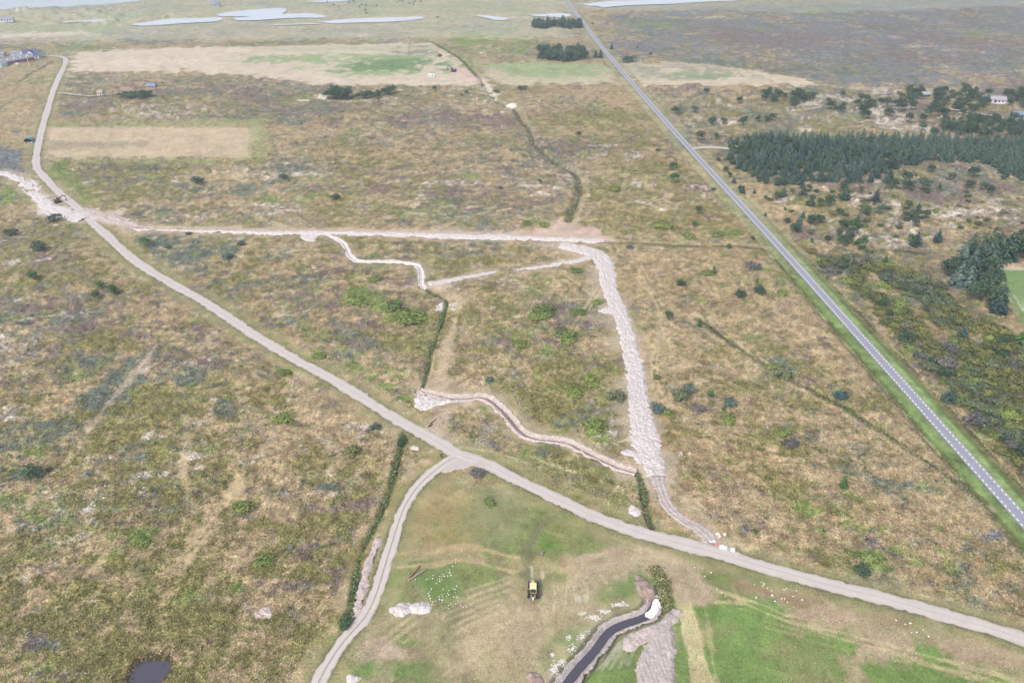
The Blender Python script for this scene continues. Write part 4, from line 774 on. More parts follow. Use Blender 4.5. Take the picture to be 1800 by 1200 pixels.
blob_heap('sand_heap', 736, 1071, 44, 27, M_SANDW, .6, 'whitest heap of sand in the meadow, right lobe of the double heap', 25)
blob_heap('sand_heap', 620, 1193, 30, 18, M_RUB, .8, 'round speckled sand heap at the bottom edge beside the sandy track', 26)
blob_heap('sand_heap', 728, 788, 17, 9, M_RUB, .5, 'small flat pale heap on bare strip near the road junction', 27)
blob_heap('sand_heap', 1114, 898, 24, 20, M_RUB, .5, 'pale rubble heap beside the dark ditch just above the gravel road', 28)
blob_heap('sand_heap', 466, 1077, 36, 20, M_SANDP, .25, 'weathered bare sand mound in the heath left of sandy track', 29)
# ------------------------------------------------------------ leaf cards
def cards(C, Nrm, size, aspect, rng, curl=0.3, tri=False):
    """one card per row: centre, facing, half size"""
    n = len(C); N_ = Nrm / (np.linalg.norm(Nrm, axis=1)[:, None] + 1e-9)
    r = rng.normal(size=(n, 3)); T = np.cross(N_, r); T /= np.linalg.norm(T, axis=1)[:, None] + 1e-9; B = np.cross(N_, T)
    a = T * size[:, None]; b = B * (size * aspect)[:, None]
    if tri:
        V = np.stack([C - a * .8 - b * .6, C + a * .8 - b * .6, C + b + N_ * (size * curl)[:, None]], 1).reshape(-1, 3); F = np.arange(n * 3).reshape(n, 3)
    else:
        V = np.stack([C - a, C - b * .8 + N_ * (size * curl * .3)[:, None], C + a + N_ * (size * curl)[:, None], C + b], 1).reshape(-1, 3); F = np.arange(n * 4).reshape(n, 4)
    return V, F
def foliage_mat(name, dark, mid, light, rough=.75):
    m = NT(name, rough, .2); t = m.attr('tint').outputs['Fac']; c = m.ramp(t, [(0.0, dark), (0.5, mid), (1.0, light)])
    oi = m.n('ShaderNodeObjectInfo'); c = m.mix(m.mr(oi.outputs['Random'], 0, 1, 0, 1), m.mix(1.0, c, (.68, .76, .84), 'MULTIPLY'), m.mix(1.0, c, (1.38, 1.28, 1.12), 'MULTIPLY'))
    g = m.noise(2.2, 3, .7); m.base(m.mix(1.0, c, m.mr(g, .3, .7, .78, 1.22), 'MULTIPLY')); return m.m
M_SPRUCE = foliage_mat('spruce_needles', (.014, .032, .029), (.034, .068, .056), (.095, .15, .12))
M_SPRUCEB = foliage_mat('blue_spruce_needles', (.030, .058, .056), (.062, .11, .105), (.12, .18, .17))
M_PINE = foliage_mat('pine_needles', (.018, .038, .024), (.038, .072, .042), (.08, .125, .068))
M_BRIGHT = foliage_mat('young_needles', (.022, .055, .018), (.045, .11, .032), (.09, .18, .055))
M_WILLOW = foliage_mat('willow_leaves', (.045, .060, .034), (.095, .122, .066), (.18, .205, .125))
M_PURP = foliage_mat('bare_bush_twigs', (.065, .060, .060), (.13, .12, .115), (.22, .205, .19))
M_OLV = foliage_mat('olive_leaves', (.055, .062, .022), (.12, .13, .045), (.20, .205, .085))
M_MOSS = foliage_mat('creeping_willow_leaves', (.075, .105, .028), (.14, .19, .05), (.22, .27, .09))
M_RUST = foliage_mat('rusty_leaves', (.10, .06, .03), (.19, .12, .055), (.28, .19, .10))
M_BARK = plain('bark', (.16, .13, .10), .9, .3, 2.5)
def trunk_mesh(h, r, limbs, seed):
    rng = random.Random(seed); bm = bmesh.new()
    def tube(a, b, ra, rb, n=6):
        d = (b - a).normalized(); q = d.to_track_quat('Z', 'Y'); rings = []
        for c, rr in ((a, ra), (b, rb)): rings.append([bm.verts.new(c + q @ Vector((math.cos(k / n * 6.283) * rr, math.sin(k / n * 6.283) * rr, 0))) for k in range(n)])
        for k in range(n): bm.faces.new((rings[0][k], rings[0][(k + 1) % n], rings[1][(k + 1) % n], rings[1][k]))
    p = Vector((0, 0, -.2)); rr = r
    for k in range(4):
        q = Vector((rng.uniform(-.04, .04) * h, rng.uniform(-.04, .04) * h, h * (k + 1) / 4)); tube(p, q, rr, rr * .72); p = q; rr *= .72
    for k in range(limbs):
        z = h * rng.uniform(.2, .85); a = rng.uniform(0, 6.283); L = h * rng.uniform(.2, .45); b = Vector((0, 0, z)); tube(b, b + Vector((math.cos(a) * L, math.sin(a) * L, L * .5)), r * .4, r * .12, 4)
    me = bpy.data.meshes.new('trunk'); bm.to_mesh(me); bm.free(); me.materials.append(M_BARK); return me
def finish(name, V, F, tint, mat):
    me = np_mesh(name, V, F); set_f(me, 'tint', tint); me.materials.append(mat); return me
def spruce_crown(seed, mat, h=1.0, wr=.27, tiers=15, per=11, open_=.0):
    """whorls of drooping boughs, longest at the foot; unit height"""
    rng = np.random.default_rng(seed); C, N_, S, T = [], [], [], []
    for k in range(tiers):
        f = k / (tiers - 1); z = .07 + .93 * f ** .92; R = wr * (1 - f) ** .8 * (1 + .18 * rng.normal()) + .012
        nb = max(3, int(per * (1 - f * .6)))
        a0 = rng.uniform(0, 6.28)
        for b in range(nb):
            a = a0 + b / nb * 6.283 + rng.normal() * .18; L = R * rng.uniform(.72, 1.2); nseg = 4 if f < .7 else 2
            tone = rng.uniform(-.18, .18)
            for s in range(nseg):
                q = (s + .7) / nseg; r = L * q
                C.append((math.cos(a) * r, math.sin(a) * r, z - .10 * q * q * (1 - f * .6) + rng.normal() * .007))
                N_.append((math.cos(a) * .55 + rng.normal() * .35, math.sin(a) * .55 + rng.normal() * .35, .8)); S.append((.048 + .034 * (1 - f)) * rng.uniform(.8, 1.3)); T.append(.08 + .5 * q + tone + rng.normal() * .1 + .42 * f)  # tint rises towards bough tips and treetop, painting in light from above
    C, N_, S, T = map(np.array, (C, N_, S, T)); V, F = cards(C, N_, S, .62, rng, .25)
    return finish('crown', V, F, np.repeat(np.clip(T, 0, 1), 4), mat)
def round_crown(seed, mat, n=420, rx=.5, rz=.5, z0=.5, lobes=6, size=.055, aspect=.8, flatten=.0, dense=.6):
    """lobed crown of leafy sprays, unit width"""
    rng = np.random.default_rng(seed); L = []
    for k in range(lobes):
        a = rng.uniform(0, 6.28); r = rng.uniform(.12, .62) * rx; L.append((math.cos(a) * r, math.sin(a) * r, z0 + rng.uniform(-.35, .45) * rz, rng.uniform(.42, .68)))
    L.append((0, 0, z0, .7)); C, N_, T = [], [], []
    tones = rng.uniform(-.16, .16, len(L))
    for q in range(n):
        k = rng.integers(len(L)); lx, ly, lz, s = L[k]; d = rng.normal(size=3); d /= np.linalg.norm(d)
        if d[2] < -.35: d[2] = abs(d[2])
        r = s * (1 - dense * rng.random() ** 2 * .7)
        p = (lx + d[0] * r * rx, ly + d[1] * r * rx, max(.02, lz + d[2] * r * rz)); C.append(p)
        N_.append((d[0] + rng.normal() * .35, d[1] + rng.normal() * .35, d[2] * 1.0 + .35 + rng.normal() * .3))
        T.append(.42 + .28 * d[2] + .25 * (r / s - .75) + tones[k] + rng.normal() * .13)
    C = np.array(C); V, F = cards(C, np.array(N_), size * rng.uniform(.7, 1.35, n), aspect, rng, .3)
    return finish('crown', V, F, np.repeat(np.clip(T, 0, 1), 4), mat)
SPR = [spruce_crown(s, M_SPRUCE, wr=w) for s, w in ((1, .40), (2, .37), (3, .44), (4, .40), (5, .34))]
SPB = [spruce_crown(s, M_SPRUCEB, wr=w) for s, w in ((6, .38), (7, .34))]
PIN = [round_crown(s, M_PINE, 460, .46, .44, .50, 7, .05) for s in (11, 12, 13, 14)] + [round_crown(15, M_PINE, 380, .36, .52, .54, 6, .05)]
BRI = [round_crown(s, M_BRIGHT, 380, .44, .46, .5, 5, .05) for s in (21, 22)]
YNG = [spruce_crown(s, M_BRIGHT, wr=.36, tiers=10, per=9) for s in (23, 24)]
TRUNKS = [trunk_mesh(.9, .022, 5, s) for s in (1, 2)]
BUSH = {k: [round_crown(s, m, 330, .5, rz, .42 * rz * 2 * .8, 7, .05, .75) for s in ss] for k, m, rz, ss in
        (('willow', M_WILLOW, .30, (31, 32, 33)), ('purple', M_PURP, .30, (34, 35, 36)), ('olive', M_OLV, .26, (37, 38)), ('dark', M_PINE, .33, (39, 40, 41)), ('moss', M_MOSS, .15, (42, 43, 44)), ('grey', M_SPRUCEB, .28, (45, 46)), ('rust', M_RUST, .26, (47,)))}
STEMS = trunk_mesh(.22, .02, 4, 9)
def plant(name, crown, trunk, pos, size, rz, label, cat, group=None, sz=None, trunkname='trunk'):
    o = empty(name, pos, rz); o.scale = (size, size, sz or size)
    for nm, me in (('crown' if trunkname == 'trunk' else 'foliage', crown), (trunkname, trunk)):
        c = bpy.data.objects.new(nm, me); COL.objects.link(c); c.parent = o
    return tag(o, label, cat, group)
# Where each kind of tree stands. Base positions are read off the place, heights are in metres.
def scatter(poly, step, seed, jit=.45, keep=1.0):
    P = pts(poly); a = P.min(0); b = P.max(0); rng = np.random.default_rng(seed); out = []
    y = a[1]; row = 0
    while y < b[1]:
        x = a[0] + (row % 2) * step / 2
        while x < b[0]:
            out.append((x + rng.normal() * jit * step * .5, y + rng.normal() * jit * step * .5)); x += step
        y += step * .87; row += 1
    out = np.array(out); out = out[inside(out[:, 0], out[:, 1], P)]; return out[rng.random(len(out)) < keep]
def V3(x, y): return Vector((x, y, float(zat(x, y)[0])))
rg = random.Random(5)
FG_ = 'conifers of the plantation east of the paved road'
forest = scatter([(1284, 252), (1330, 248), (1400, 247), (1500, 248), (1620, 248), (1700, 250), (1900, 254), (1900, 330), (1800, 322), (1760, 318), (1745, 296), (1720, 286), (1640, 284), (1600, 290), (1560, 302), (1535, 322), (1510, 330), (1480, 326), (1455, 330), (1425, 332), (1390, 332), (1365, 332), (1340, 326), (1320, 316), (1300, 304), (1278, 288)], 4.9, 3, .5)
forest = sorted(forest.tolist(), key=lambda p: math.hypot(*p))
def zone(px, cuts, names):
    for c, n in zip(cuts, names):
        if px < c: return n
    return names[-1]
def fzone(px, py):
    return zone(px, (1330, 1420, 1520, 1620, 1720), ('at the left end', 'left of the middle', 'in the middle', 'right of the middle', 'towards the right', 'at the right end')) + zone(py, (262, 285), (' of the back row', ' inside the block', ' of the near edge')) + ' of the plantation'
ntree = 0
extra_forest = forest[295:]
for x, y in forest[:295]:
    px, py = pg(x, y); b = rg.random() < (.10 if py > 290 else .05)
    h = rg.uniform(5.8, 8.2) * (0.72 if px < 1320 or py > 305 else 1.0) * (1.1 if py < 285 else .92)
    if b: plant('blue_spruce_tree', rg.choice(SPB), TRUNKS[0], V3(x, y), h * .95, rg.uniform(0, 6.3), 'pale blue-green spruce ' + fzone(px, py), 'tree', FG_)
    else: plant('spruce_tree', rg.choice(SPR if rg.random() < .6 else PIN[:2] + SPR[:2]), TRUNKS[0], V3(x, y), h, rg.uniform(0, 6.3), 'dark spruce ' + fzone(px, py), 'tree', FG_)
def joined(name, items, kind='stuff', parent=None):
    """many crowns as one object, for what is past counting"""
    VV, FF, TT, MM, mats = [], [], [], [], []; off = 0
    for me, pos, s, rz, szf in items:
        n = len(me.vertices); v = np.empty(n * 3, np.float32); me.vertices.foreach_get('co', v); v = v.reshape(-1, 3).copy(); c, q = math.cos(rz), math.sin(rz)
        v = np.stack([(v[:, 0] * c - v[:, 1] * q) * s + pos[0], (v[:, 0] * q + v[:, 1] * c) * s + pos[1], v[:, 2] * s * szf + pos[2]], 1)
        f = np.empty(len(me.loops), np.int32); me.loops.foreach_get('vertex_index', f); t = np.empty(n, np.float32); me.attributes['tint'].data.foreach_get('value', t)
        if me.materials[0] not in mats: mats.append(me.materials[0])
        VV.append(v); FF.append(f.reshape(-1, 4) + off); TT.append(t); MM.append(np.full(len(f) // 4, mats.index(me.materials[0]))); off += n
    me = np_mesh(name, np.vstack(VV), np.vstack(FF)); set_f(me, 'tint', np.concatenate(TT))
    for m_ in mats: me.materials.append(m_)
    me.polygons.foreach_set('material_index', np.concatenate(MM).astype(np.int32)); return tag(link(name, me, None, parent), kind=kind)
if extra_forest:
    items = [(rg.choice(SPR), V3(x, y), rg.uniform(5.8, 7.8), rg.uniform(0, 6.3), 1) for x, y in extra_forest if pg(x, y)[0] < 1880]
    joined('distant_forest', items)
# groups of conifers: (label, group, kinds, polygon, spacing, heights)
def clump(label, group, protos, poly, step, h0, h1, seed, name='pine_tree', keep=1.0, cat='tree', wide=1.0):
    S_ = scatter(poly, step, seed, .6, keep); x0, x1, y0, y1 = S_[:, 0].min(), S_[:, 0].max() + .01, S_[:, 1].min(), S_[:, 1].max() + .01
    for x, y in S_:
        u = (x - x0) / (x1 - x0); v = (y - y0) / (y1 - y0)
        lb = label + (', left' if u < .2 else ', mid-left' if u < .4 else ', centre' if u < .6 else ', mid-right' if u < .8 else ', right') + ((' front' if v < .4 else ' rear' if v > .7 else ' inside') if len(S_) > 9 else '')
        h = rg.uniform(h0, h1); o = plant(name, rg.choice(protos), TRUNKS[1], V3(x, y), h * wide, rg.uniform(0, 6.3), lb, cat, group, sz=h)
clump('blue-green pine of the long grove left of the far road', 'pines in the far grove left of the road', SPR + PIN[:2] + SPB, [(928, 44), (1020, 43), (1023, 50), (1000, 51), (940, 50), (928, 49)], 6.6, 7.5, 9.5, 51, 'pine_tree', wide=1.15)
clump('dark pine of the grove beside the green field, left of the road', 'pines in the grove by the green field', PIN + SPR[:2], [(948, 92), (975, 96), (1000, 96), (1022, 92), (1030, 99), (1028, 106), (1000, 107), (960, 107), (949, 103)], 6.0, 7.5, 11.0, 52, keep=.95, wide=1.1)
clump('dark pine in the round clump on the pale dune ridge', 'pines in the round dune clump', PIN, [(574, 170), (614, 168), (614, 175), (576, 176)], 4.0, 6.5, 9.5, 53, wide=1.1)
clump('dark pine in the slanting row right of the dune clump', 'pines in the slanting row on the dunes', PIN, [(626, 173), (655, 171), (696, 162), (696, 166), (664, 176), (628, 177)], 4.2, 4.4, 6.4, 54, wide=1.15)
clump('low dark pine of the flat clump north of the pale field', 'low pines north of the pale field', PIN, [(206, 176), (240, 171), (272, 172), (262, 181), (232, 183), (210, 180)], 4.4, 3.0, 4.4, 55, wide=1.4)
clump('dark pine standing behind the white cottage', 'pines behind the white cottage', PIN, [(1728, 172), (1800, 168), (1800, 180), (1778, 178), (1760, 170), (1730, 170)], 5.5, 6.5, 8.5, 56)
clump('dark pine in the wood left of the white cottage', 'pines left of the white cottage', PIN + SPR[:1], [(1640, 172), (1690, 164), (1722, 172), (1738, 186), (1728, 198), (1700, 194), (1650, 188), (1638, 182)], 6.8, 4.5, 7.0, 57, keep=.85)
clump('dark pine in the wood between white cottage and dark cabin', 'pines right of the white cottage', PIN, [(1770, 182), (1830, 178), (1840, 192), (1800, 194), (1772, 190)], 6.5, 4.5, 6.5, 58)
clump('dark pine of the strip just behind the plantation', 'pines just behind the plantation', PIN + SPR[:2], [(1650, 214), (1720, 210), (1840, 224), (1840, 246), (1700, 240), (1655, 232)], 5.6, 4.5, 6.5, 59, keep=.9)
clump('tall dark cypress-like conifer in the grove by the green field', 'conifers of the grove at the right edge', SPR + PIN[:2], [(1693, 468), (1705, 452), (1740, 446), (1810, 440), (1830, 462), (1790, 458), (1752, 470), (1720, 476)], 5.6, 10.0, 13.0, 60, 'cypress_tree')
clump('dark branching conifer in the nearer arm of the grove', 'conifers of the nearer arm of the grove', PIN + SPB + SPR[:2], [(1655, 470), (1690, 470), (1742, 492), (1752, 520), (1768, 548), (1745, 552), (1715, 530), (1680, 508), (1656, 490)], 5.6, 8.5, 11.5, 61, 'cypress_tree')
# single and scattered pines in the eastern dunes (base points)
EP = [(1481, 175), (1514, 176), (1455, 186), (1458, 197), (1480, 194), (1505, 192), (1521, 177), (1523, 195), (1475, 203), (1522, 209), (1560, 208), (1585, 198), (1575, 190), (1596, 216), (1621, 216), (1620, 231), (1632, 196), (1647, 208), (1662, 202), (1610, 171), (1600, 168), (1691, 161), (1715, 163), (1728, 186), (1349, 176), (1365, 172), (1358, 180), (1410, 178), (1422, 180), (1400, 172), (1390, 184), (1395, 192), (1340, 168), (1300, 183), (1241, 168), (1187, 203), (1219, 201), (1345, 220), (1232, 247), (1260, 246), (1305, 221), (1330, 222), (1356, 218), (1250, 221), (1270, 220),
      (1660, 187), (1678, 192), (1672, 232), (1700, 232), (1716, 232), (1640, 241)]
for poly_, st_, sd_n in (([(1560, 168), (1640, 160), (1722, 160), (1722, 200), (1660, 214), (1600, 205)], 10, 201), ([(1335, 172), (1385, 170), (1432, 174), (1430, 183), (1340, 182)], 5.5, 202), ([(1460, 180), (1560, 175), (1560, 210), (1470, 205)], 13, 203), ([(1640, 214), (1800, 212), (1800, 222), (1650, 226)], 8, 204)):
    EP += [tuple(float(v) for v in pg(*q)) for q in scatter(poly_, st_, sd_n, .9, .75)]
for k, (x, y) in enumerate(EP):
    p = at(x, y); h = rg.uniform(4.4, 7.2); plant('dune_pine', rg.choice(PIN), TRUNKS[1], p, h * 1.15, rg.uniform(0, 6.3), 'low dark pine on the pale dunes ' + zone(x, (1300, 1400, 1500, 1600), ('nearest the paved road', 'behind the plantation left end', 'behind the plantation middle', 'left of the cottages', 'below the white cottage')), 'tree', 'scattered pines on the dunes behind the plantation', sz=h)
SPN = [(1538, 313, 4), (1561, 325, 6), (1567, 337, 5), (1590, 326, 6), (1595, 336, 5), (1622, 337, 6), (1636, 302, 4), (1669, 318, 4), (1710, 312, 5.5), (1706, 332, 4.5), (1730, 336, 4), (1740, 342, 4), (1650, 334, 3), (1376, 347, 4), (1366, 350, 3.4), (1424, 364, 4.5), (1440, 368, 4), (1458, 366, 5), (1410, 350, 4), (1409, 344, 3), (1391, 346, 2.6), (1420, 342, 2.8), (1484, 353, 6), (1482, 345, 5), (1511, 340, 2.5), (1538, 357, 5), (1519, 379, 5), (1545, 376, 4), (1596, 369, 4.4), (1613, 372, 4), (1606, 384, 5), (1590, 384, 4), (1608, 397, 3.4), (1626, 384, 4), (1474, 380, 3.4), (1410, 385, 2.4), (1384, 393, 3), (1402, 405, 4), (1392, 410, 4.4), (1403, 397, 3), (1424, 396, 4), (1440, 392, 4), (1497, 411, 5.5), (1485, 408, 5), (1505, 400, 5), (1474, 414, 3), (1484, 430, 5), (1492, 424, 4.4), (1514, 438, 4.8), (1427, 426, 1.8), (1455, 422, 2.5), (1610, 430, 5.2), (1600, 428, 4), (1648, 423, 4.6), (1499, 470, 4), (1555, 462, 4.0), (1300, 330, 2), (1303, 336, 3), (1290, 320, 3), (1275, 302, 3), (1283, 312, 3), (1262, 284, 2.5), (1304, 338, 3), (1345, 350, 2), (1326, 340, 1.8), (1345, 378, 1.6), (1379, 372, 1.4), (1600, 560, 3.2), (1691, 593, 5.2), (1668, 704, 5.0), (1793, 605, 7), (1800, 430, 6)]
for k, (x, y, h) in enumerate(SPN):
    h *= 1.4; p = at(x, y); pr = rg.choice(PIN + BRI[:1]) if rg.random() < .75 else rg.choice(SPR)
    if y < 440: plant('scrub_pine', pr, TRUNKS[1], p, h * 1.05, rg.uniform(0, 6.3), 'dark green pine in the rough ground ' + zone(x, (1360, 1440, 1520, 1600), ('by the road verge', 'below the plantation left end', 'below the plantation middle', 'right of the white lichen patch', 'towards the right edge')) + zone(y, (345, 385), (', upper part', ', middle part', ', lower part')), 'tree', 'pines scattered below the plantation', sz=h * .95)
LB = {(1499, 470): 'small dark conifer beside the bushes right of the paved road, above the green bank', (1555, 462): 'dark bush-like tree beside the hooked reed strip', (1600, 560): 'small pale blue-green conifer alone in the scrub', (1691, 593): 'dark green spruce in the scrub below the grove', (1668, 704): 'dark spreading spruce in the scrub beside the paved road', (1793, 605): 'dark tree at the right edge below the green field', (1800, 430): 'dark tree at the right edge above the grove'}
for k, (x, y, h) in enumerate(SPN):
    if y >= 440: plant('conifer_tree', SPB[0] if (x, y) == (1600, 560) else rg.choice(SPR[:3] + YNG[:1]), TRUNKS[1], at(x, y), h * 1.15, rg.uniform(0, 6.3), LB.get((x, y), 'dark green conifer in the scrub right of the road'), 'tree', sz=h) if (x, y) in LB else plant('scrub_pine', rg.choice(PIN), TRUNKS[1], at(x, y), h * 1.05, 0, 'dark green pine in the rough ground ' + zone(x, (1360, 1440, 1520, 1600), ('by the road verge', 'below the plantation left end', 'below the plantation middle', 'right of the white lichen patch', 'towards the right edge')) + zone(y, (345, 385), (', upper part', ', middle part', ', lower part')), 'tree', 'pines scattered below the plantation')
# solitary trees and bushes, each with its own label: x, y of the base, width in photo points, kind, label
ONE = [
 (1175, 562, 20, 'pin', 'round green pine alone right of the upper rubble band'), (1229, 573, 11, 'yng', 'small green conifer at the upper end of the old ditch line'),
 (1196, 502, 20, 'dark', 'low dark bush between rubble band and the purple-grey bush'), (1254, 481, 12, 'yng', 'small dark conifer rising beside a flat green bush'), (1243, 483, 26, 'moss', 'flat green bush at the foot of a small conifer'),
 (1324, 472, 31, 'purple', 'purple-grey rounded bush nearest the paved road bend of the field'), (1303, 521, 26, 'dark', 'dark green bush, left one of the trio below the purple-grey bush'), (1333, 515, 27, 'dark', 'dark green bush, middle one of the trio below the purple-grey bush'),
 (1330, 497, 7, 'yng', 'tiny conifer directly above the trio of dark bushes'), (1374, 516, 24, 'moss', 'flat green bush close to the verge of the paved road'),
 (1197, 702, 42, 'willow', 'broad grey-green willow bush right of the rubble band'), (1214, 690, 30, 'grey', 'tall grey-green bush at the back of the willow group'), (1248, 697, 19, 'bri', 'compact deep green bush right of the willow group'),
 (1158, 722, 32, 'grey', 'dark grey-green bush touching the rubble band'), (1176, 727, 26, 'moss', 'low green bush attached to the grey-green one by the rubble band'), (1226, 722, 30, 'purple', 'loose grey bush below the tall willow bush'),
 (1286, 714, 28, 'grey', 'rounded bush right of the compact deep green bush'), (1272, 722, 9, 'yng', 'tiny conifer between two low bushes right of the willow group'), (1280, 740, 34, 'moss', 'bright flat green bush lowest of the willow group'),
 (1156, 665, 17, 'willow', 'small grey-green bush inside the curled wheel tracks'), (1377, 660, 46, 'willow', 'long grey-green bush on the old ditch line'), (1358, 645, 30, 'moss', 'green bush at the upper end of the long ditch-line bush'),
 (1476, 700, 32, 'grey', 'grey-green bush near the paved road, on the old ditch line'), (1495, 724, 22, 'moss', 'small green bush just below the grey-green one by the paved road'), (1375, 762, 34, 'moss', 'flat green bush alone in the middle of the tan field'), (1390, 784, 30, 'purple', 'pale grey bush below the lone flat green bush'),
 (1482, 856, 18, 'yng', 'small bright green conifer alone in the lower tan field'), (1511, 1006, 33, 'dark', 'dark round bush beside the lower gravel road'), (1326, 937, 12, 'bri', 'tiny round green bush near the muddy track end'),
 (1183, 299, 17, 'pin', 'green pine left of the paved road, level with the plantation'), (1225, 378, 16, 'pin', 'green pine above the smaller one, left of the paved road'), (1221, 399, 13, 'bri', 'smaller green pine below the other, left of the paved road'), (1281, 437, 13, 'bri', 'round green bush on the straight old ditch'), (1107, 436, 16, 'purple', 'dark purple bush on the straight old ditch'),
 (949, 322, 10, 'bri', 'small green bush left of the winding stream'), (1254, 333, 11, 'dark', 'dark small bush touching the left verge of the paved road'), (1017, 241, 13, 'pin', 'dark green pine right of the winding stream top'), (1157, 265, 10, 'dark', 'small dark bush midway between stream and paved road'), (1324, 420, 11, 'dark', 'small dark bush at the verge where the old ditch meets the paved road'), (880, 332, 10, 'grey', 'tiny blue-green bush in the middle of the upper heath'),
 (765, 161, 11, 'pin', 'small dark pine alone below the white trailer'), (820, 167, 9, 'pin', 'small dark pine left of the stream mouth'), (811, 169, 7, 'dark', 'tiny dark bush next to the small pine by the stream mouth'), (919, 157, 18, 'dark', 'flat dark bush below the green field by the stream'), (873, 163, 12, 'dark', 'dark bush overhanging the stream bend'),
 (55, 838, 44, 'dark', 'large dark green bush at the left edge of the heath'), (87, 827, 14, 'dark', 'small dark bush right of the large dark one on the left'), (61, 495, 22, 'bri', 'bright green spruce-like bush at upper left of the heath'), (71, 440, 32, 'dark', 'wide dark bush beside bright grass at the far left'), (97, 388, 28, 'dark', 'dark bush just below the white stream sand'), (21, 414, 28, 'dark', 'flat dark bush at the left edge below the stream'),
 (178, 506, 18, 'bri', 'round green bush, top of the three together'), (198, 516, 22, 'bri', 'round green bush, right of the three together'), (171, 525, 21, 'bri', 'round green bush, lowest of the three together'), (255, 434, 22, 'bri', 'bright green bush in the dark wedge beside the gravel road'), (295, 436, 14, 'grey', 'small blue-grey bush in the dark wedge'), (332, 412, 12, 'dark', 'small dark bush at the edge of the sand strip'), (400, 455, 24, 'grey', 'dark grey bush at the corner of the dark wedge'), (424, 432, 16, 'dark', 'dark bush on the field edge under the sand strip'),
 (250, 952, 34, 'moss', 'bright green mound of a bush in the lower left heath'), (495, 740, 42, 'moss', 'yellow-green mound alone in the heath left of the gravel road'), (620, 798, 36, 'olive', 'dull olive round bush left of the ditch hedge'), (425, 890, 40, 'moss', 'yellow-green mound in the heath above the tan streak'), (465, 990, 40, 'moss', 'green mound in brown heather'), (560, 628, 26, 'moss', 'small bright mound right of the gravel road bend'), (500, 655, 26, 'moss', 'low green mound close to the left edge of the gravel road'),
 (708, 778, 24, 'dark', 'dark bush where the ditch hedge meets the gravel road'), (605, 1098, 30, 'dark', 'dark round bush at the end of the gravel bed by the track'), (660, 752, 26, 'willow', 'grey bush left of the gravel road near the junction'),
 (715, 562, 62, 'moss', 'broad bright green mound left of the dark ditch'), (690, 540, 40, 'moss', 'bright mound behind the broad one left of the dark ditch'), (630, 530, 40, 'moss', 'green mound below the bend of the white ditch'), (655, 492, 26, 'moss', 'small green mound just below the white ditch'), (1015, 478, 26, 'moss', 'oval green mound under the rubble strip'), (1018, 551, 28, 'moss', 'oval green mound left of the rubble band spur'), (1050, 532, 24, 'moss', 'green mound pressed against the rubble band'),
 (960, 550, 46, 'moss', 'large green mound in the middle tan field'), (940, 560, 32, 'moss', 'green mound left under the large one of the middle field'), (913, 607, 32, 'moss', 'oval green mound alone in the middle field'), (1000, 595, 44, 'moss', 'dark green mound with grey edge in the middle field'), (985, 585, 26, 'willow', 'grey-green bush beside the dark green mound'), (1041, 670, 36, 'moss', 'round bright mound left of the rubble band'), (1010, 692, 40, 'moss', 'round green mound, lower left of the bright one'), (1046, 752, 46, 'moss', 'bright green mound just above the winding trench'), (1085, 700, 40, 'willow', 'dusky bush left of the lower rubble band'),
 (860, 668, 18, 'grey', 'tiny dark bush above the winding trench'), (890, 735, 22, 'moss', 'green mound enclosed by the bend of the trench'), (860, 885, 26, 'moss', 'dull green patch bush in the meadow corner'), (1165, 398, 38, 'moss', 'flat green mound above the straight old ditch'), (1210, 415, 26, 'moss', 'flat mound left of the smaller green pine'), (1292, 411, 26, 'moss', 'flat green mound close to the paved road verge'), (1265, 414, 24, 'moss', 'flat green mound between pine and road verge'), (1185, 325, 24, 'bri', 'dark green low bush above the brown heather'), (1080, 332, 22, 'moss', 'green mound right of the winding stream'),
 (955, 397, 22, 'moss', 'flat green bush left of the pink soil triangle'), (925, 395, 22, 'moss', 'flat olive bush beside the curved wheel track'), (840, 835 - 0, 30, 'purple', 'long purple-grey bush beside the road junction in the meadow'), (590, 350, 20, 'dark', 'dark bush on the bare upper heath centre'), (500, 317, 20, 'dark', 'dark green bush beside pale dune sand'), (350, 322, 26, 'dark', 'dark bush at the end of the upper shrub belt'),
 (1075, 86, 8, 'spr', 'small conifer right of the far paved road'), (1047, 101, 9, 'spr', 'left conifer of the pair at the far road verge'), (1056, 101, 10, 'spr', 'right conifer of the pair at the far road verge'), (1120, 84, 5, 'dark', 'tiny dark bush in the far grey heath'), (1143, 97, 9, 'dark', 'small dark bush in the far grey heath below the tiny one'), (1106, 110, 26, 'dark', 'flat dark bush at the corner of the far pale field'), (1041, 43, 6, 'dark', 'small dark bush by the far paved road opposite the long grove'),
]
rb = random.Random(9)
for x, y, w, kind, label in ONE:
    p = at(x, y); wm = abs(at(x + w / 2, y, 0).x - at(x - w / 2, y, 0).x)
    if kind in ('yng', 'spr'):
        h = wm / .68; plant('conifer_tree', rb.choice(YNG if kind == 'yng' else SPR), TRUNKS[1], p, h, rb.uniform(0, 6), label, 'tree')
    elif kind in ('pin', 'bri'):
        plant('pine_tree' if kind == 'pin' else 'green_bush', rb.choice(PIN if kind == 'pin' else BRI), TRUNKS[1], p, wm * 1.12, rb.uniform(0, 6), label, 'tree' if kind == 'pin' else 'bush', sz=wm * (1.0 if kind == 'pin' else .85))
    else:
        plant('bush' if kind != 'moss' else 'low_shrub', rb.choice(BUSH[kind]), STEMS, p, wm * 1.12, rb.uniform(0, 6), label, 'bush' if kind != 'moss' else 'shrub', trunkname='stems', sz=wm * (.9 if kind != 'moss' else .8))
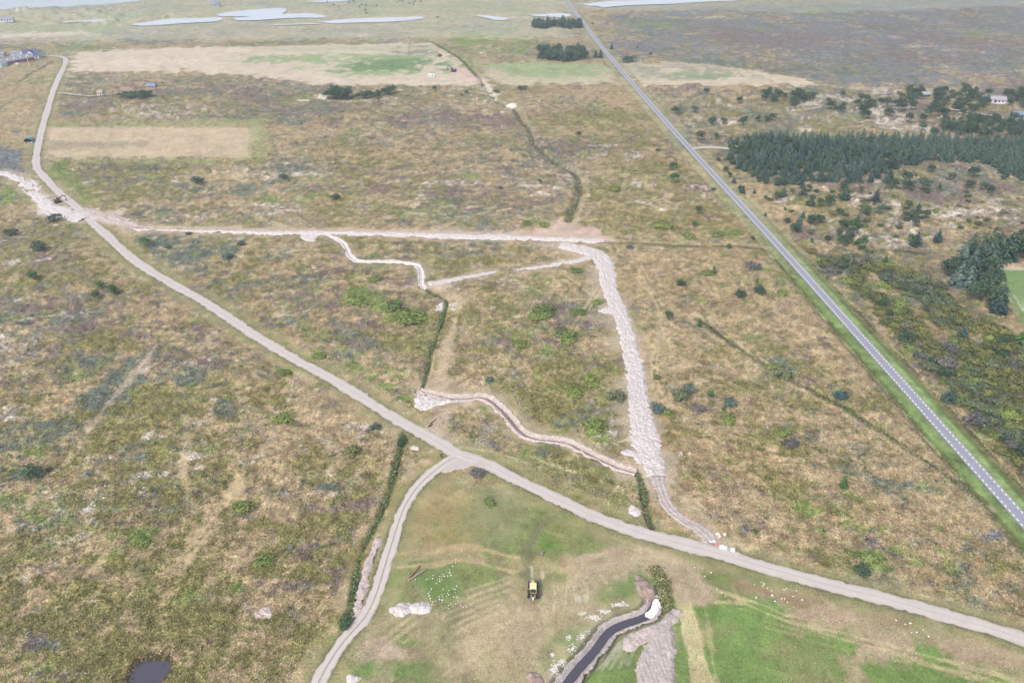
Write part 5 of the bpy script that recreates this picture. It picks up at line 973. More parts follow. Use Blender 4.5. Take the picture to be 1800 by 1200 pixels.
# the dense scrub right of the paved road
SG = {'willow': 'grey-green bush in the dense scrub right of the paved road', 'purple': 'brownish grey bush in the dense scrub right of the paved road', 'olive': 'olive green bush in the dense scrub right of the paved road', 'dark': 'dark green bush in the dense scrub right of the paved road', 'grey': 'blue-grey bush in the dense scrub right of the paved road', 'rust': 'rust coloured bush in the dense scrub right of the paved road', 'moss': 'flat yellow-green bush in the dense scrub right of the paved road'}
sc_ = scatter([(1392, 440), (1480, 448), (1560, 462), (1650, 505), (1700, 560), (1760, 570), (1810, 640), (1850, 760), (1850, 900), (1800, 850), (1700, 725), (1600, 615), (1500, 505)], 3.9, 77, .9, .92)
road_d, _, _ = seg_dist(sc_[:, 0], sc_[:, 1], PAVED)
BARE_ = [pts([(1500, 480), (1540, 480), (1640, 560), (1690, 620), (1660, 620), (1590, 560)]), pts([(1540, 440), (1650, 450), (1600, 470), (1540, 460)]), pts([(1620, 570), (1760, 600), (1780, 640), (1680, 600)])]
sc_ = [q for q, d in zip(sc_.tolist(), road_d) if d > 11 and not any(bool(inside(np.array(q[0]), np.array(q[1]), B)) and rb.random() < .8 for B in BARE_)]
rb.shuffle(sc_); THICK = scatter([(1405, 450), (1480, 452), (1560, 470), (1650, 515), (1700, 570), (1760, 590), (1810, 650), (1850, 760), (1850, 900), (1800, 842), (1700, 715), (1600, 600), (1500, 490)], 4.6, 79, .9, .8).tolist(); sc_ = sc_[:290]
for x, y in sc_:
    v = float(vn(np.array([x]), np.array([y]), 14.0, 71)[0]); r = rb.random()
    kind = ('willow' if v > .25 else 'purple' if v < -.75 else 'olive') if r < .62 else rb.choice(['willow', 'olive', 'olive', 'dark', 'moss', 'moss', 'willow', 'purple', 'rust' if r > .93 else 'olive'])
    w = rb.uniform(4.2, 9.0); plant('scrub_bush', rb.choice(BUSH[kind]), STEMS, V3(x, y), w, rb.uniform(0, 6), SG[kind] + zone(float(pg(x, y)[1]), (500, 580, 680, 780), (', at its upper end', ', left of the grove', ', below the grove', ', lower half', ', at its lower end')), 'bush', 'bushes of the scrub right of the paved road', sz=w * rb.uniform(.6, .95), trunkname='stems')

items = []
for x, y in THICK[:560]:
    if float(seg_dist(np.array([x]), np.array([y]), PAVED[::4])[0][0]) < 12 or any(bool(inside(np.array(x), np.array(y), B)) and rb.random() < .75 for B in BARE_): continue
    v = float(vn(np.array([x]), np.array([y]), 14.0, 71)[0]); k_ = ('willow' if v > .25 else 'purple' if v < -.85 else 'olive') if rb.random() < .6 else rb.choice(['moss', 'dark', 'olive', 'dark', 'moss'])
    items.append((rb.choice(BUSH[k_]), V3(x, y), rb.uniform(3.0, 6.5), rb.uniform(0, 6.3), rb.uniform(.6, .95)))
joined('scrub_thicket', items)
items = []
for x, y in scatter([(1340, 345), (1460, 338), (1640, 330), (1840, 345), (1840, 400), (1640, 410), (1560, 440), (1480, 440), (1400, 400)], 8.5, 91, .9, .6):
    items.append((rb.choice(BUSH[rb.choice(['dark', 'olive', 'moss', 'willow', 'dark'])]), V3(x, y), rb.uniform(2.5, 5.0), rb.uniform(0, 6.3), rb.uniform(.5, .85)))
joined('dune_scrub', items)

# ------------------------------------------------------------ tussocks and dwarf shrubs over the heath, past counting
def tussocks(n, ylo, yhi, seed, name, size=(.28, .75), flatness=.5, blades=6, meadow=False):
    rng = np.random.default_rng(seed); x = rng.uniform(-40, 1840, n); y = ylo + (yhi - ylo) * rng.random(n) ** .85
    wx, wy = gp(x, y); ix = cls_at(wx, wy)
    keep = ((TUFTA[ix] > rng.uniform(.45, 1.1, n)) if not meadow else (MEADOW[ix] > 0)) & (flat[ix] > .25); wx, wy, ix = wx[keep], wy[keep], ix[keep]; m = len(wx)
    cum = np.cumsum((E_[:, ix] ** 3 / (E_[:, ix] ** 3).sum(0)), 0); k = (rng.random(m)[None] > cum).sum(0).clip(0, len(CLS) - 1)
    pal = np.array([CC[c] for c in CLS]); col = ALB[ix] if meadow else .35 * pal[k] + .65 * ALB[ix]
    isg = np.isin(k, [0, 1]); s = rng.uniform(size[0], size[1], m) * np.where(isg, .85, 1.15)
    zc = zat(wx, wy); C = np.repeat(np.stack([wx, wy, zc], 1), blades, 0); a = rng.uniform(0, 6.283, m * blades); S = np.repeat(s, blades)
    d = np.stack([np.cos(a), np.sin(a), np.zeros_like(a)], 1); el_ = rng.uniform(.25, 1.0, m * blades); up = np.array([0, 0, 1.0])
    tipv = d * (S * np.cos(el_))[:, None] + up * (S * .75 * np.sin(el_))[:, None]; side = np.stack([-np.sin(a), np.cos(a), 0 * a], 1) * (S * rng.uniform(.22, .42, m * blades))[:, None]
    base = C + d * (S * .1)[:, None] + up * .02
    V = np.stack([base - side, base + side, base + tipv], 1).reshape(-1, 3); F = np.arange(len(V)).reshape(-1, 3)
    tone = np.repeat(rng.uniform(.55, 1.65, m), blades) * rng.uniform(.72, 1.4, m * blades)
    # each blade paler at the tip, darker at the foot
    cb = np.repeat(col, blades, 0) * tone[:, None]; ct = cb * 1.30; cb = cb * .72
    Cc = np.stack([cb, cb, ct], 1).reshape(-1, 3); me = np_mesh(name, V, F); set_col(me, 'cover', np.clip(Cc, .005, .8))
    mt = NT(name + '_blades', .85, .15); c = mt.attr('cover').outputs['Color']; g = mt.noise(3.0, 2, .6); mt.base(mt.mix(1.0, c, mt.mr(g, .3, .7, .85, 1.15), 'MULTIPLY'))
    return tag(link(name, me, mt.m), kind='stuff')
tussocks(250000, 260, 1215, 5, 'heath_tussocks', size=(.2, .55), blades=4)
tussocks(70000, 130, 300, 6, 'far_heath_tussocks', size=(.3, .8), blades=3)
tussocks(110000, 830, 1215, 8, 'meadow_grass', size=(.10, .26), blades=3, meadow=True)
def hedge(name, P, width, n, hts, cols, seed, along=(0, 1), full=False):
    """reeds and brambles crowding a ditch"""
    rng = np.random.default_rng(seed); d = np.linalg.norm(np.diff(P, axis=0), axis=1); s = np.concatenate([[0], np.cumsum(d)]); t = rng.uniform(along[0], along[1], n) * s[-1]
    dens = vn(t, t * 0 + seed, 6.0, seed); t = t if full else t[dens > rng.uniform(-.7, .9, n)]; n = len(t)
    x = np.interp(t, s, P[:, 0]) + rng.normal(size=n) * width * .32; y = np.interp(t, s, P[:, 1]) + rng.normal(size=n) * width * .32
    h = rng.uniform(*hts, n) * (1 + .4 * vn(t, t * 0 + 3, 9.0, seed + 1)); z = zat(x, y) + h * rng.uniform(.2, 1, n)
    nn = rng.normal(size=(n, 3)); nn[:, 2] = np.abs(nn[:, 2]) + .5
    V, F = cards(np.stack([x, y, z], 1), nn, rng.uniform(.16, .42, n), .6, rng); cc = np.array(cols)[rng.integers(len(cols), size=n)] * rng.uniform(.65, 1.4, n)[:, None]
    me = np_mesh(name, V, F); set_col(me, 'cover', np.repeat(cc, 4, 0)); mt = NT(name + '_leaf', .8, .2); mt.base(mt.attr('cover').outputs['Color']); return tag(link(name, me, mt.m), kind='stuff')
DG = [(.10, .155, .05), (.13, .19, .065), (.18, .21, .10), (.065, .10, .045)]
hedge('ditch_undergrowth', DITCHH, 1.0, 3200, (.4, 1.1), DG, 81, (.18, 1)); hedge('ditch_undergrowth', DITCHL, 1.3, 3400, (.3, 1.0), DG + [(.10, .10, .06)], 82); hedge('ditch_undergrowth', DITCHR, 1.2, 2200, (.3, .8), DG + [(.16, .17, .08)], 83)
hedge('stream_undergrowth', STREAM, 2.6, 4200, (.2, .9), DG + [(.10, .10, .06), (.45, .40, .33), (.40, .34, .26)], 84, (.5, 1)); hedge('stream_undergrowth', STREAM, 3.0, 2200, (.3, 1.0), DG + [(.12, .12, .08)], 85, (.0, .5))
hedge('old_ditch_undergrowth', OLDD, 1.6, 2600, (.15, .5), [(.08, .095, .045), (.11, .12, .06), (.06, .075, .035)], 86)
REED = smooth_line(pts([(1150, 1000), (1157, 1008), (1164, 1022), (1168, 1040), (1169, 1058), (1167, 1072)]), 1)
hedge('channel_reeds', REED, 2.2, 3600, (.5, 1.4), [(.15, .17, .06), (.22, .23, .10), (.10, .13, .045), (.30, .27, .14)], 87, full=True)
PONDL = pts(POND); hedge('pond_reeds', np.vstack([PONDL, PONDL[:1]]), 1.3, 5200, (.2, .8), [(.12, .085, .035), (.18, .13, .06), (.10, .11, .045), (.25, .20, .10)], 88)
LV = PAVED[::1]; off = []
T_ = np.gradient(PAVED, axis=0); T_ /= np.linalg.norm(T_, axis=1)[:, None]; Nv = np.stack([-T_[:, 1], T_[:, 0]], 1)
for q, nm, w_, nn_, cs, hh in ((8.0, 'roadside_hedge', 1.2, 3600, [(.09, .10, .05), (.13, .12, .065), (.07, .09, .04), (.17, .14, .085)], (.3, 1.0)), (-6.6, 'roadside_bank', 1.2, 6000, [(.11, .13, .05), (.14, .13, .06)], (.15, .5))):
    for sgn in (1,):
        L_ = PAVED + Nv * (-q); xx_, yy_ = pg(L_[:, 0], L_[:, 1]); L_ = L_[(yy_ > 440) & (yy_ < 1000)]; hedge(nm, L_, w_, nn_, hh, cs, 90 + int(q))
RS = smooth_line(pts([(1520, 443), (1560, 441.5), (1600, 443), (1622, 447), (1630, 453)]), 2); hedge('reed_strip', RS, 2.2, 2500, (.6, 1.3), [(.09, .11, .06), (.13, .14, .08)], 92)
# ------------------------------------------------------------ built things
def part(name, fn, mat, parent, bevel=0.0):
    bm = bmesh.new(); fn(bm)
    if bevel: bmesh.ops.bevel(bm, geom=[e for e in bm.edges if e.calc_length() > bevel * 3], offset=bevel, segments=1, affect='EDGES')
    bmesh.ops.recalc_face_normals(bm, faces=bm.faces[:]); me = bpy.data.meshes.new(name); bm.to_mesh(me); bm.free(); return link(name, me, mat, parent)
def box(bm, c, s, rz=0.0, rx=0.0, taper=1.0):
    r = bmesh.ops.create_cube(bm, size=1.0)['verts']
    for v in r:
        t = taper if v.co.z > 0 else 1.0; v.co = Vector((v.co.x * s[0] * t, v.co.y * s[1] * t, v.co.z * s[2]))
    M = Matrix.Translation(c) @ Matrix.Rotation(rz, 4, 'Z') @ Matrix.Rotation(rx, 4, 'X'); bmesh.ops.transform(bm, matrix=M, verts=r); return r
def cyl(bm, a, b, r1, r2=None, n=12):
    a, b = Vector(a), Vector(b); d = b - a
    r = bmesh.ops.create_cone(bm, cap_ends=True, segments=n, radius1=r1, radius2=r1 if r2 is None else r2, depth=d.length)['verts']
    bmesh.ops.transform(bm, matrix=Matrix.Translation((a + b) / 2) @ d.to_track_quat('Z', 'Y').to_matrix().to_4x4(), verts=r)
def B(*boxes): return lambda bm: [box(bm, *b) for b in boxes]
YEL = plain('machine_yellow', (.62, .45, .13), .45, .08); DARKM = plain('dark_machine_steel', (.05, .055, .07), .5, .25); GREYM = plain('worn_bucket_steel', (.22, .225, .26), .45, .3); TYRE = plain('tyre_rubber', (.025, .027, .032), .85, .2)
GLASS = plain('tinted_cab_glass', (.045, .06, .08), .08, .1, spec=.6); PALE = plain('pale_rim_paint', (.5, .5, .48), .5, .1); LAMP = plain('lamp_lens', (.75, .75, .78), .2, .05); REDM = plain('red_machine_paint', (.36, .10, .07), .5, .15)
WHITE = plain('white_paint', (.74, .74, .73), .6, .05); LOG = plain('log_bark', (.30, .17, .11), .85, .3, 4); LOGG = plain('weathered_log', (.34, .27, .24), .85, .25, 4)
def wheel(parent, x, y, r, w):
    o = link('wheel', None, None, parent); o.empty_display_size = .1; o.location = (x, y, r)
    s = 1 if x > 0 else -1
    part('tyre', lambda bm: (cyl(bm, (-w / 2, 0, 0), (w / 2, 0, 0), r, n=20), [box(bm, (0, math.cos(a) * r, math.sin(a) * r), (w * .96, r * .14, .05), 0, a + math.pi / 2) for a in np.linspace(0, 6.283, 16, endpoint=False)]), TYRE, o)
    part('rim', lambda bm: cyl(bm, (s * w * .3, 0, 0), (s * (w / 2 + .02), 0, 0), r * .55, r * .45, 14), PALE, o)
t = empty('loader_tractor', at(937, 1041, 0) + Vector((0, 0, -.02)), math.radians(-1.5)); tag(t, 'yellow-roofed loader tractor standing alone in the meadow', 'tractor'); t.scale = (1.08, 1.08, 1.08)
part('chassis', B(((0, .1, .85), (.95, 4.3, .5)), ((0, -1.3, .95), (1.9, .7, .35)), ((0, 1.5, .95), (1.5, .5, .3))), DARKM, t, .03)
part('bonnet', B(((0, 1.35, 1.35), (.85, 1.9, .65), 0, 0, .85)), YEL, t, .05)
part('exhaust_pipe', lambda bm: cyl(bm, (.3, 1.6, 1.6), (.3, 1.6, 2.5), .05), DARKM, t)
def cab(bm): box(bm, (0, -.45, 1.95), (1.42, 1.5, 1.35), 0, 0, .93)
c_ = part('cab_glass', cab, GLASS, t, .03)
part('cab_frame', B(*[((sx * .69, -.45 + sy * .74, 1.95), (.09, .09, 1.40)) for sx in (-1, 1) for sy in (-1, 1)], ((0, -1.2, 1.32), (1.46, .10, .14)), ((0, -1.18, 2.58), (1.42, .10, .10)), ((.71, -.45, 1.32), (.08, 1.5, .12)), ((-.71, -.45, 1.32), (.08, 1.5, .12))), YEL, t)
part('cab_roof', B(((0, -.45, 2.72), (1.55, 1.75, .17), 0, 0, .93)), plain('cab_roof_yellow', (.72, .62, .34), .4, .05), t, .04)
for s in (-1, 1):
    part('mudguard', B(((s * .98, -1.15, 1.55), (.5, 1.25, .08)), ((s * .98, -.55, 1.3), (.5, .08, .5))), DARKM, t, .02)
    part('lift_arm', lambda bm: (box(bm, (s * .62, 1.9, 1.05), (.13, 2.3, .22), 0, -.22), box(bm, (s * .62, .75, 1.35), (.13, .5, .5))), GREYM, t)
    part('work_lamp', B(((s * .5, -1.36, 2.6), (.2, .08, .12))), LAMP, t)
part('counterweight', B(((0, -1.95, .95), (1.5, .55, .62), 0, 0, .85)), DARKM, t, .05); part('tow_hitch', B(((0, -2.35, .6), (.3, .4, .16)), ((0, -2.25, .95), (.45, .18, .3))), LAMP, t, .02)
for s in (-1, 1): part('rear_arm', B(((s * .42, -2.1, 1.3), (.1, .8, .14), 0, .5)), YEL, t)
def bucket(bm):
    box(bm, (0, 3.0, .30), (2.35, .9, .07)); box(bm, (0, 2.55, .62), (2.35, .07, .7), 0, .15)
    for s in (-1, 1): box(bm, (s * 1.15, 2.95, .5), (.06, .85, .5))
    box(bm, (0, 2.85, .75), (.14, .55, .12))
part('bucket', bucket, GREYM, t); part('bucket_yoke', B(((0, 2.4, .95), (.18, .7, .14), 0, -.3)), YEL, t)
for x, y, r, w in ((-1.02, -1.15, .82, .46), (1.02, -1.15, .82, .46), (-.95, 1.55, .62, .36), (.95, 1.55, .62, .36)): wheel(t, x, y, r, w)
def excavator(pos, rz, body, label, s=1.0, boomrot=0.3):
    t = empty('excavator', pos, rz); t.scale = (s,) * 3; tag(t, label, 'excavator')
    for k in (-1, 1): part('track', lambda bm: (box(bm, (k * 1.1, 0, .42), (.55, 3.0, .7)), cyl(bm, (k * 1.1 - .27, 1.5, .42), (k * 1.1 + .27, 1.5, .42), .35), cyl(bm, (k * 1.1 - .27, -1.5, .42), (k * 1.1 + .27, -1.5, .42), .35)), TYRE, t)
    part('undercarriage', B(((0, 0, .6), (1.7, 1.6, .4))), DARKM, t); part('body', B(((0, -.5, 1.35), (2.4, 2.6, .9)), ((.2, -1.5, 1.5), (2.2, .9, 1.0))), body, t, .06)
    cb = part('cab', B(((-.75, .5, 1.95), (.9, 1.4, 1.5), 0, 0, .9)), body, t, .04); part('window', B(((-.75, .53, 2.05), (.94, 1.30, .8))), GLASS, cb)
    part('boom', lambda bm: (box(bm, (.2, 1.9, 2.7), (.35, 2.9, .45), 0, .75), box(bm, (.2, 3.7, 3.4), (.32, 2.0, .4), 0, -.25)), body, t); part('dipper', B(((.2, 4.7, 2.3), (.26, .3, 2.4), 0, .12)), body, t)
    part('bucket', B(((.2, 4.5, .9), (1.1, .7, .7), 0, 0, .8)), DARKM, t, .05); return t
excavator(at(797, 126), 1.1, plain('dark_blue_machine_paint', (.06, .065, .12), .5, .2), 'dark excavator on the pink bared soil by the far stream', 1.15)
excavator(at(773, 100), 2.4, REDM, 'small reddish excavator farther up the far field', .95)
excavator(at(102, 356), -.9, plain('brown_black_machine_paint', (.12, .05, .05), .5, .2), 'small dark excavator on the white sand beside the gravel road', .85)
# the farm
RTILE = plain('dark_blue_slate', (.055, .075, .15), .5, .12); BRICKR = plain('barn_red', (.46, .06, .07), .8, .15); GROOF = plain('grey_fibre_roof', (.26, .27, .31), .7, .12); WALLW = plain('white_wall', (.66, .66, .68), .8, .06); WIN = plain('window_glass', (.05, .06, .08), .1, .1, spec=.6); DOOR = plain('dark_door', (.06, .07, .085), .6, .2)
def house(name, pos, rz, L, Wd, h, rh, wall, roof, label, wins=(), doors=(), chimneys=(), skylights=0, over=.35, dormers=(), gablemat=None, cat='house'):
    """long axis along local X, eaves at height h, ridge rh above them"""
    t = empty(name, pos, rz); tag(t, label, cat)
    def walls(bm):
        v = [bm.verts.new(p) for p in [(-L / 2, -Wd / 2, -.5), (L / 2, -Wd / 2, -.5), (L / 2, Wd / 2, -.5), (-L / 2, Wd / 2, -.5), (-L / 2, -Wd / 2, h), (L / 2, -Wd / 2, h), (L / 2, Wd / 2, h), (-L / 2, Wd / 2, h), (-L / 2, 0, h + rh), (L / 2, 0, h + rh)]]
        for f in ((0, 1, 5, 4), (2, 3, 7, 6), (1, 2, 6, 9, 5), (3, 0, 4, 8, 7)): bm.faces.new([v[k] for k in f])
    part('wall', walls, wall, t)
    k = rh / (Wd / 2); yo = Wd / 2 + over
    def rf(bm):
        th = .16
        for s in (-1, 1):
            p = [(-L / 2 - over, s * yo, h - over * k + .05), (L / 2 + over, s * yo, h - over * k + .05), (L / 2 + over, 0, h + rh + .06), (-L / 2 - over, 0, h + rh + .06)]
            lo = [bm.verts.new(q) for q in p]; hi = [bm.verts.new((q[0], q[1], q[2] + th)) for q in p]
            bm.faces.new(lo); bm.faces.new(hi); [bm.faces.new((lo[i], lo[(i + 1) % 4], hi[(i + 1) % 4], hi[i])) for i in range(4)]
    r = part('roof', rf, roof, t)
    for x in chimneys: part('chimney', B(((x, .1, h + rh + .3), (.6, .6, 1.1))), BRICKR, r)
    for j in range(skylights):
        x = -L / 2 + L * (j + .7) / (skylights + .4); o = part('skylight', B(((0, 0, 0), (1.0, 1.3, .08))), LAMP, r); o.location = (x, -Wd / 4, h + rh / 2 + .3); o.rotation_euler = (math.atan(k), 0, 0)
    for x, z, w, hh, side in wins:
        y = -Wd / 2 if side == 0 else Wd / 2; sg = -1 if side == 0 else 1
        if side < 2:
            f = part('window', B(((x, y + sg * .03, z), (w + .2, .08, hh + .2))), WHITE, t); part('pane', B(((x, y + sg * .07, z), (w, .04, hh))), WIN, f)
        else:
            xs_ = L / 2 if side == 2 else -L / 2; sg = 1 if side == 2 else -1
            f = part('window', B(((xs_ + sg * .03, x, z), (.08, w + .2, hh + .2))), WHITE, t); part('pane', B(((xs_ + sg * .07, x, z), (.04, w, hh))), WIN, f)
    for x, w, hh, side in doors:
        if side < 2:
            sg = -1 if side == 0 else 1; part('door', B(((x, sg * (Wd / 2 + .04), hh / 2), (w, .08, hh))), DOOR, t)
        else:
            sg = 1 if side == 2 else -1; part('door', B(((sg * (L / 2 + .04), x, hh / 2), (.08, w, hh))), DOOR, t)
    for x, w, dh in dormers:
        def dm(bm):
            y0 = -Wd / 2 - .3; v = [bm.verts.new(q) for q in [(x - w / 2, y0, h - .4), (x + w / 2, y0, h - .4), (x + w / 2, y0, h + dh * .5), (x, y0, h + dh), (x - w / 2, y0, h + dh * .5)]]
            u = [bm.verts.new((q.co.x, 0, q.co.z)) for q in v]; bm.faces.new(v)
            for a, b_ in ((0, 4), (1, 2)): bm.faces.new((v[a], v[b_], u[b_], u[a]))
        d = part('dormer', dm, WALLW, t)
        def dr(bm):
            y0 = -Wd / 2 - .6
            for s in (-1, 1):
                v = [bm.verts.new(q) for q in [(x + s * (w / 2 + .3), y0, h + dh * .5 - .2), (x, y0, h + dh + .1), (x, .3, h + dh + .1), (x + s * (w / 2 + .3), .3, h + dh * .5 - .2)]]; bm.faces.new(v)
                w2 = [bm.verts.new((q.co.x, q.co.y, q.co.z + .14)) for q in v]; bm.faces.new(w2); [bm.faces.new((v[i], v[(i + 1) % 4], w2[(i + 1) % 4], w2[i])) for i in range(4)]
        part('dormer_roof', dr, roof, d); part('pane', B(((x, -Wd / 2 - .33, h + dh * .25), (w * .45, .06, dh * .4))), WIN, d)
    return t
fh = house('farmhouse', at(58.5, 101.5), 0.02, 13.5, 8, 2.9, 3.9, WALLW, RTILE, 'white farmhouse with dark blue roof and gabled dormer at the road end', wins=[(x, 1.5, 1.3, 1.2, 0) for x in (-5, -2.6, 4.9)] + [(0, 4, 1.2, 1.2, 2), (-2, 1.5, 1, 1.1, 2), (2, 1.5, 1, 1.1, 2)], doors=[(0, 1.2, 2.1, 0)], chimneys=(-3,), dormers=((0.3, 4.6, 3.5),))
part('terrace', B(((-1, -6, .1), (13, 3.2, .25))), plain('pale_deck', (.55, .54, .53), .7, .1), fh)
part('wing', B(((-8.2, -1.5, 1.2), (4.2, 6, 2.4))), RTILE, fh, .1)
house('barn', at(18.5, 112), math.radians(57), 36, 9.5, 2.7, 2.3, BRICKR, GROOF, 'long red barn with grey roof and a row of skylights', wins=[(x, 1.5, 1.0, 1.0, 0) for x in range(-15, 17, 4)], doors=[(4, 2.2, 2.2, 0), (0, 2.4, 2.5, 3)], skylights=6, cat='barn')
gb = house('barn_annex', at(4, 117), math.radians(57), 5, 8.5, 2.7, 2.0, plain('pale_green_boards', (.42, .50, .52), .8, .1), GROOF, 'pale gabled front annex at the near end of the red barn', doors=[(0.3, 2.0, 2.6, 3)], cat='barn')
house('outbuilding', at(31, 97), .05, 9, 5, 2.1, 1.0, plain('grey_boards', (.42, .44, .48), .8, .1), GROOF, 'low grey outbuilding behind the red barn', wins=[(0, 1.2, 1.4, .9, 0)], cat='shed')
house('outbuilding', at(1, 98.5), .1, 8, 5, 2.2, 1.2, plain('bluish_boards', (.36, .40, .50), .8, .1), GROOF, 'bluish shed roof at the left edge behind the barn', wins=[(0, 1.2, 1.4, .9, 0)], cat='shed')
o = empty('silo_tank', at(41, 97.8)); tag(o, 'white round tank between farmhouse and barn', 'tank'); part('body', lambda bm: cyl(bm, (0, 0, -.3), (0, 0, 2.6), 1.5, n=18), WHITE, o); part('lid', lambda bm: cyl(bm, (0, 0, 2.6), (0, 0, 3.1), 1.55, .3, 18), PALE, o)
def vehicle(pos, rz, col, label, L=4.4, H=1.5, Wd=1.8, name='parked_car', cat='car'):
    t = empty(name, pos, rz); tag(t, label, cat)
    part('body', B(((0, 0, .62), (Wd, L, .62))), col, t, .08); part('roof', B(((0, -.2, H * .78 + .12), (Wd * .88, L * .52, H * .42), 0, 0, .84)), col, t, .06)
    part('windows', B(((0, -.2, H * .78 + .10), (Wd * .90, L * .50, H * .26), 0, 0, .90)), WIN, t)
    for x in (-1, 1):
        for y in (-1, 1): part('wheel', lambda bm: cyl(bm, (x * (Wd / 2 - .12), y * L * .31, .32), (x * (Wd / 2 + .03), y * L * .31, .32), .32, n=12), TYRE, t)
vehicle(at(30.5, 115.5), 1.2, WHITE, 'white car parked on the grass below the red barn'); vehicle(at(36, 109), .9, plain('orange_paint', (.55, .20, .12), .5, .1), 'orange-red van in front of the red barn', 4.6, 2.1, 1.9, 'parked_van', 'van')
o = empty('flagpole', at(51.5, 116.5)); tag(o, 'tall white flagpole on the farm lawn', 'flagpole'); part('pole', lambda bm: cyl(bm, (0, 0, -.3), (0, 0, 9.2), .22, .12, 8), WHITE, o); part('knob', lambda bm: cyl(bm, (0, 0, 9.2), (0, 0, 9.5), .2, .08, 8), WHITE, o); part('base', B(((0, 0, .1), (.8, .8, .4))), PALE, o)
# shelter tent
o = empty('field_shelter', at(52, 249), math.radians(8)); tag(o, 'blue-green half-round field shelter open to the front', 'shelter'); SH = plain('blue_green_canvas', (.13, .26, .30), .6, .15)
def arc(bm):
    R = 2.7; n = 12; L = 4.4
    for r_ in (R, R - .1):
        a = [[bm.verts.new((math.cos(k / n * math.pi) * r_, y, math.sin(k / n * math.pi) * r_ * .95)) for k in range(n + 1)] for y in (-L / 2, L / 2)]
        for k in range(n): bm.faces.new((a[0][k], a[0][k + 1], a[1][k + 1], a[1][k]))
part('canopy', arc, SH, o); part('back_wall', lambda bm: bm.faces.new([bm.verts.new((math.cos(k / 12 * math.pi) * 2.6, 2.1, math.sin(k / 12 * math.pi) * 2.45)) for k in range(13)]), DOOR, o)
part('sill_board', B(((-2.1, -2.2, .3), (.5, .1, .6)), ((2.1, -2.2, .3), (.5, .1, .6))), WHITE, o)
# cottages in the eastern dunes
CR = plain('pinkish_felt_roof', (.36, .33, .36), .8, .08)
ct = house('cottage', at(1744, 181), math.radians(-10), 15, 6.5, 2.5, 1.5, WALLW, CR, 'white cottage with pale flat-pitched roof among dark pines', wins=[(-6, 1.3, 1.1, 1.3, 0), (-4.2, 1.3, 1.1, 1.3, 0), (-2.4, 1.3, 1.1, 1.3, 0), (3, 1.3, 1.6, 1.2, 0), (5.4, 1.3, 1.2, 1.2, 0)], doors=[(.6, 1.8, 2.1, 0)], over=.5)
part('terrace', B(((2.4, -4.6, .12), (6, 3, .3))), plain('pale_terrace', (.55, .54, .56), .7, .1), ct)
house('garden_shed', at(1767, 182), math.radians(25), 3.4, 3, 2.2, .9, WHITE, GROOF, 'small white shed beside the white cottage', wins=[(0, 1.3, .8, .8, 0)], doors=[(0, .9, 1.9, 2)], cat='shed')
cb = house('cabin', at(1795, 206), math.radians(-6), 12, 6, 2.5, 1.4, DOOR, plain('blue_grey_roof', (.20, .25, .36), .5, .08), 'black cabin with blue-grey roof at the right edge', wins=[(-3, 1.3, 1.6, 1.2, 0), (1, 1.3, 1.8, 1.2, 0), (0, 1.3, 1.4, 1.3, 3)], doors=[(3.5, 1.0, 2.0, 0)], over=.5)
part('terrace', B(((-2, -4.6, .12), (12, 2.6, .3))), plain('grey_terrace', (.5, .49, .48), .7, .1), cb)
house('small_cabin', at(1625, 171), .1, 5.5, 4.5, 2.2, 1.2, DOOR, plain('grey_metal_roof', (.32, .36, .40), .6, .08), 'small dark cabin with grey roof among the dune pines', wins=[(0, 1.2, 1.2, 1, 0)], doors=[(1.8, .9, 2, 0)])
house('dune_house', at(267, 155) + Vector((0, 0, -1.1)), .05, 6.5, 5.0, 2.2, 1.2, plain('driftwood_wall', (.34, .32, .29), .8, .1), plain('light_blue_roof', (.20, .27, .34), .6, .08), 'house with light blue roof half sunk in the dunes', wins=[(-2, 1.2, 1.2, 1, 0), (2, 1.2, 1.2, 1, 0)], doors=[(0, .9, 1.9, 0)])
house('dune_hut', at(178, 166.5), .0, 3.6, 4.5, 2.0, 1.0, WALLW, plain('straw_coloured_roof', (.42, .34, .24), .9, .1), 'tiny white hut under a dune mound by the small path', wins=[(-.9, 1.1, .7, .8, 0)], doors=[(.6, .8, 1.7, 0)], cat='hut')
house('coast_house', at(379, 11.5), .2, 9.5, 8, 3.2, 4.2, plain('hazy_grey_wall', (.45, .45, .45), .8, .08), GROOF, 'tall grey house behind the far lakes', wins=[(-2.4, 1.7, 1.3, 1.3, 0), (2.4, 1.7, 1.3, 1.3, 0)], doors=[(0, 1.1, 2.1, 0)], chimneys=(1.5,), dormers=((0, 3.4, 3.2),))
house('coast_house', at(13, 39.5), .25, 13, 6, 2.5, 1.8, WALLW, GROOF, 'white low house at the foot of the coastal dunes', wins=[(-4, 1.3, 1.2, 1.1, 0), (-1, 1.3, 1.2, 1.1, 0), (4, 1.3, 1.2, 1.1, 0)], doors=[(1.5, 1, 2, 0)])
o = empty('site_container', at(758, 136), .05); tag(o, 'white site container on the pale far field', 'container'); part('body', B(((0, 0, 1.35), (5.2, 2.3, 2.3))), WHITE, o, .04); part('door', B(((-1.2, -1.18, 1.2), (.9, .05, 1.9))), PALE, o); part('window', B(((1.0, -1.18, 1.6), (1.0, .05, .8))), WIN, o); part('skid', B(((0, 0, .12), (5.0, 2.0, .24))), DARKM, o)
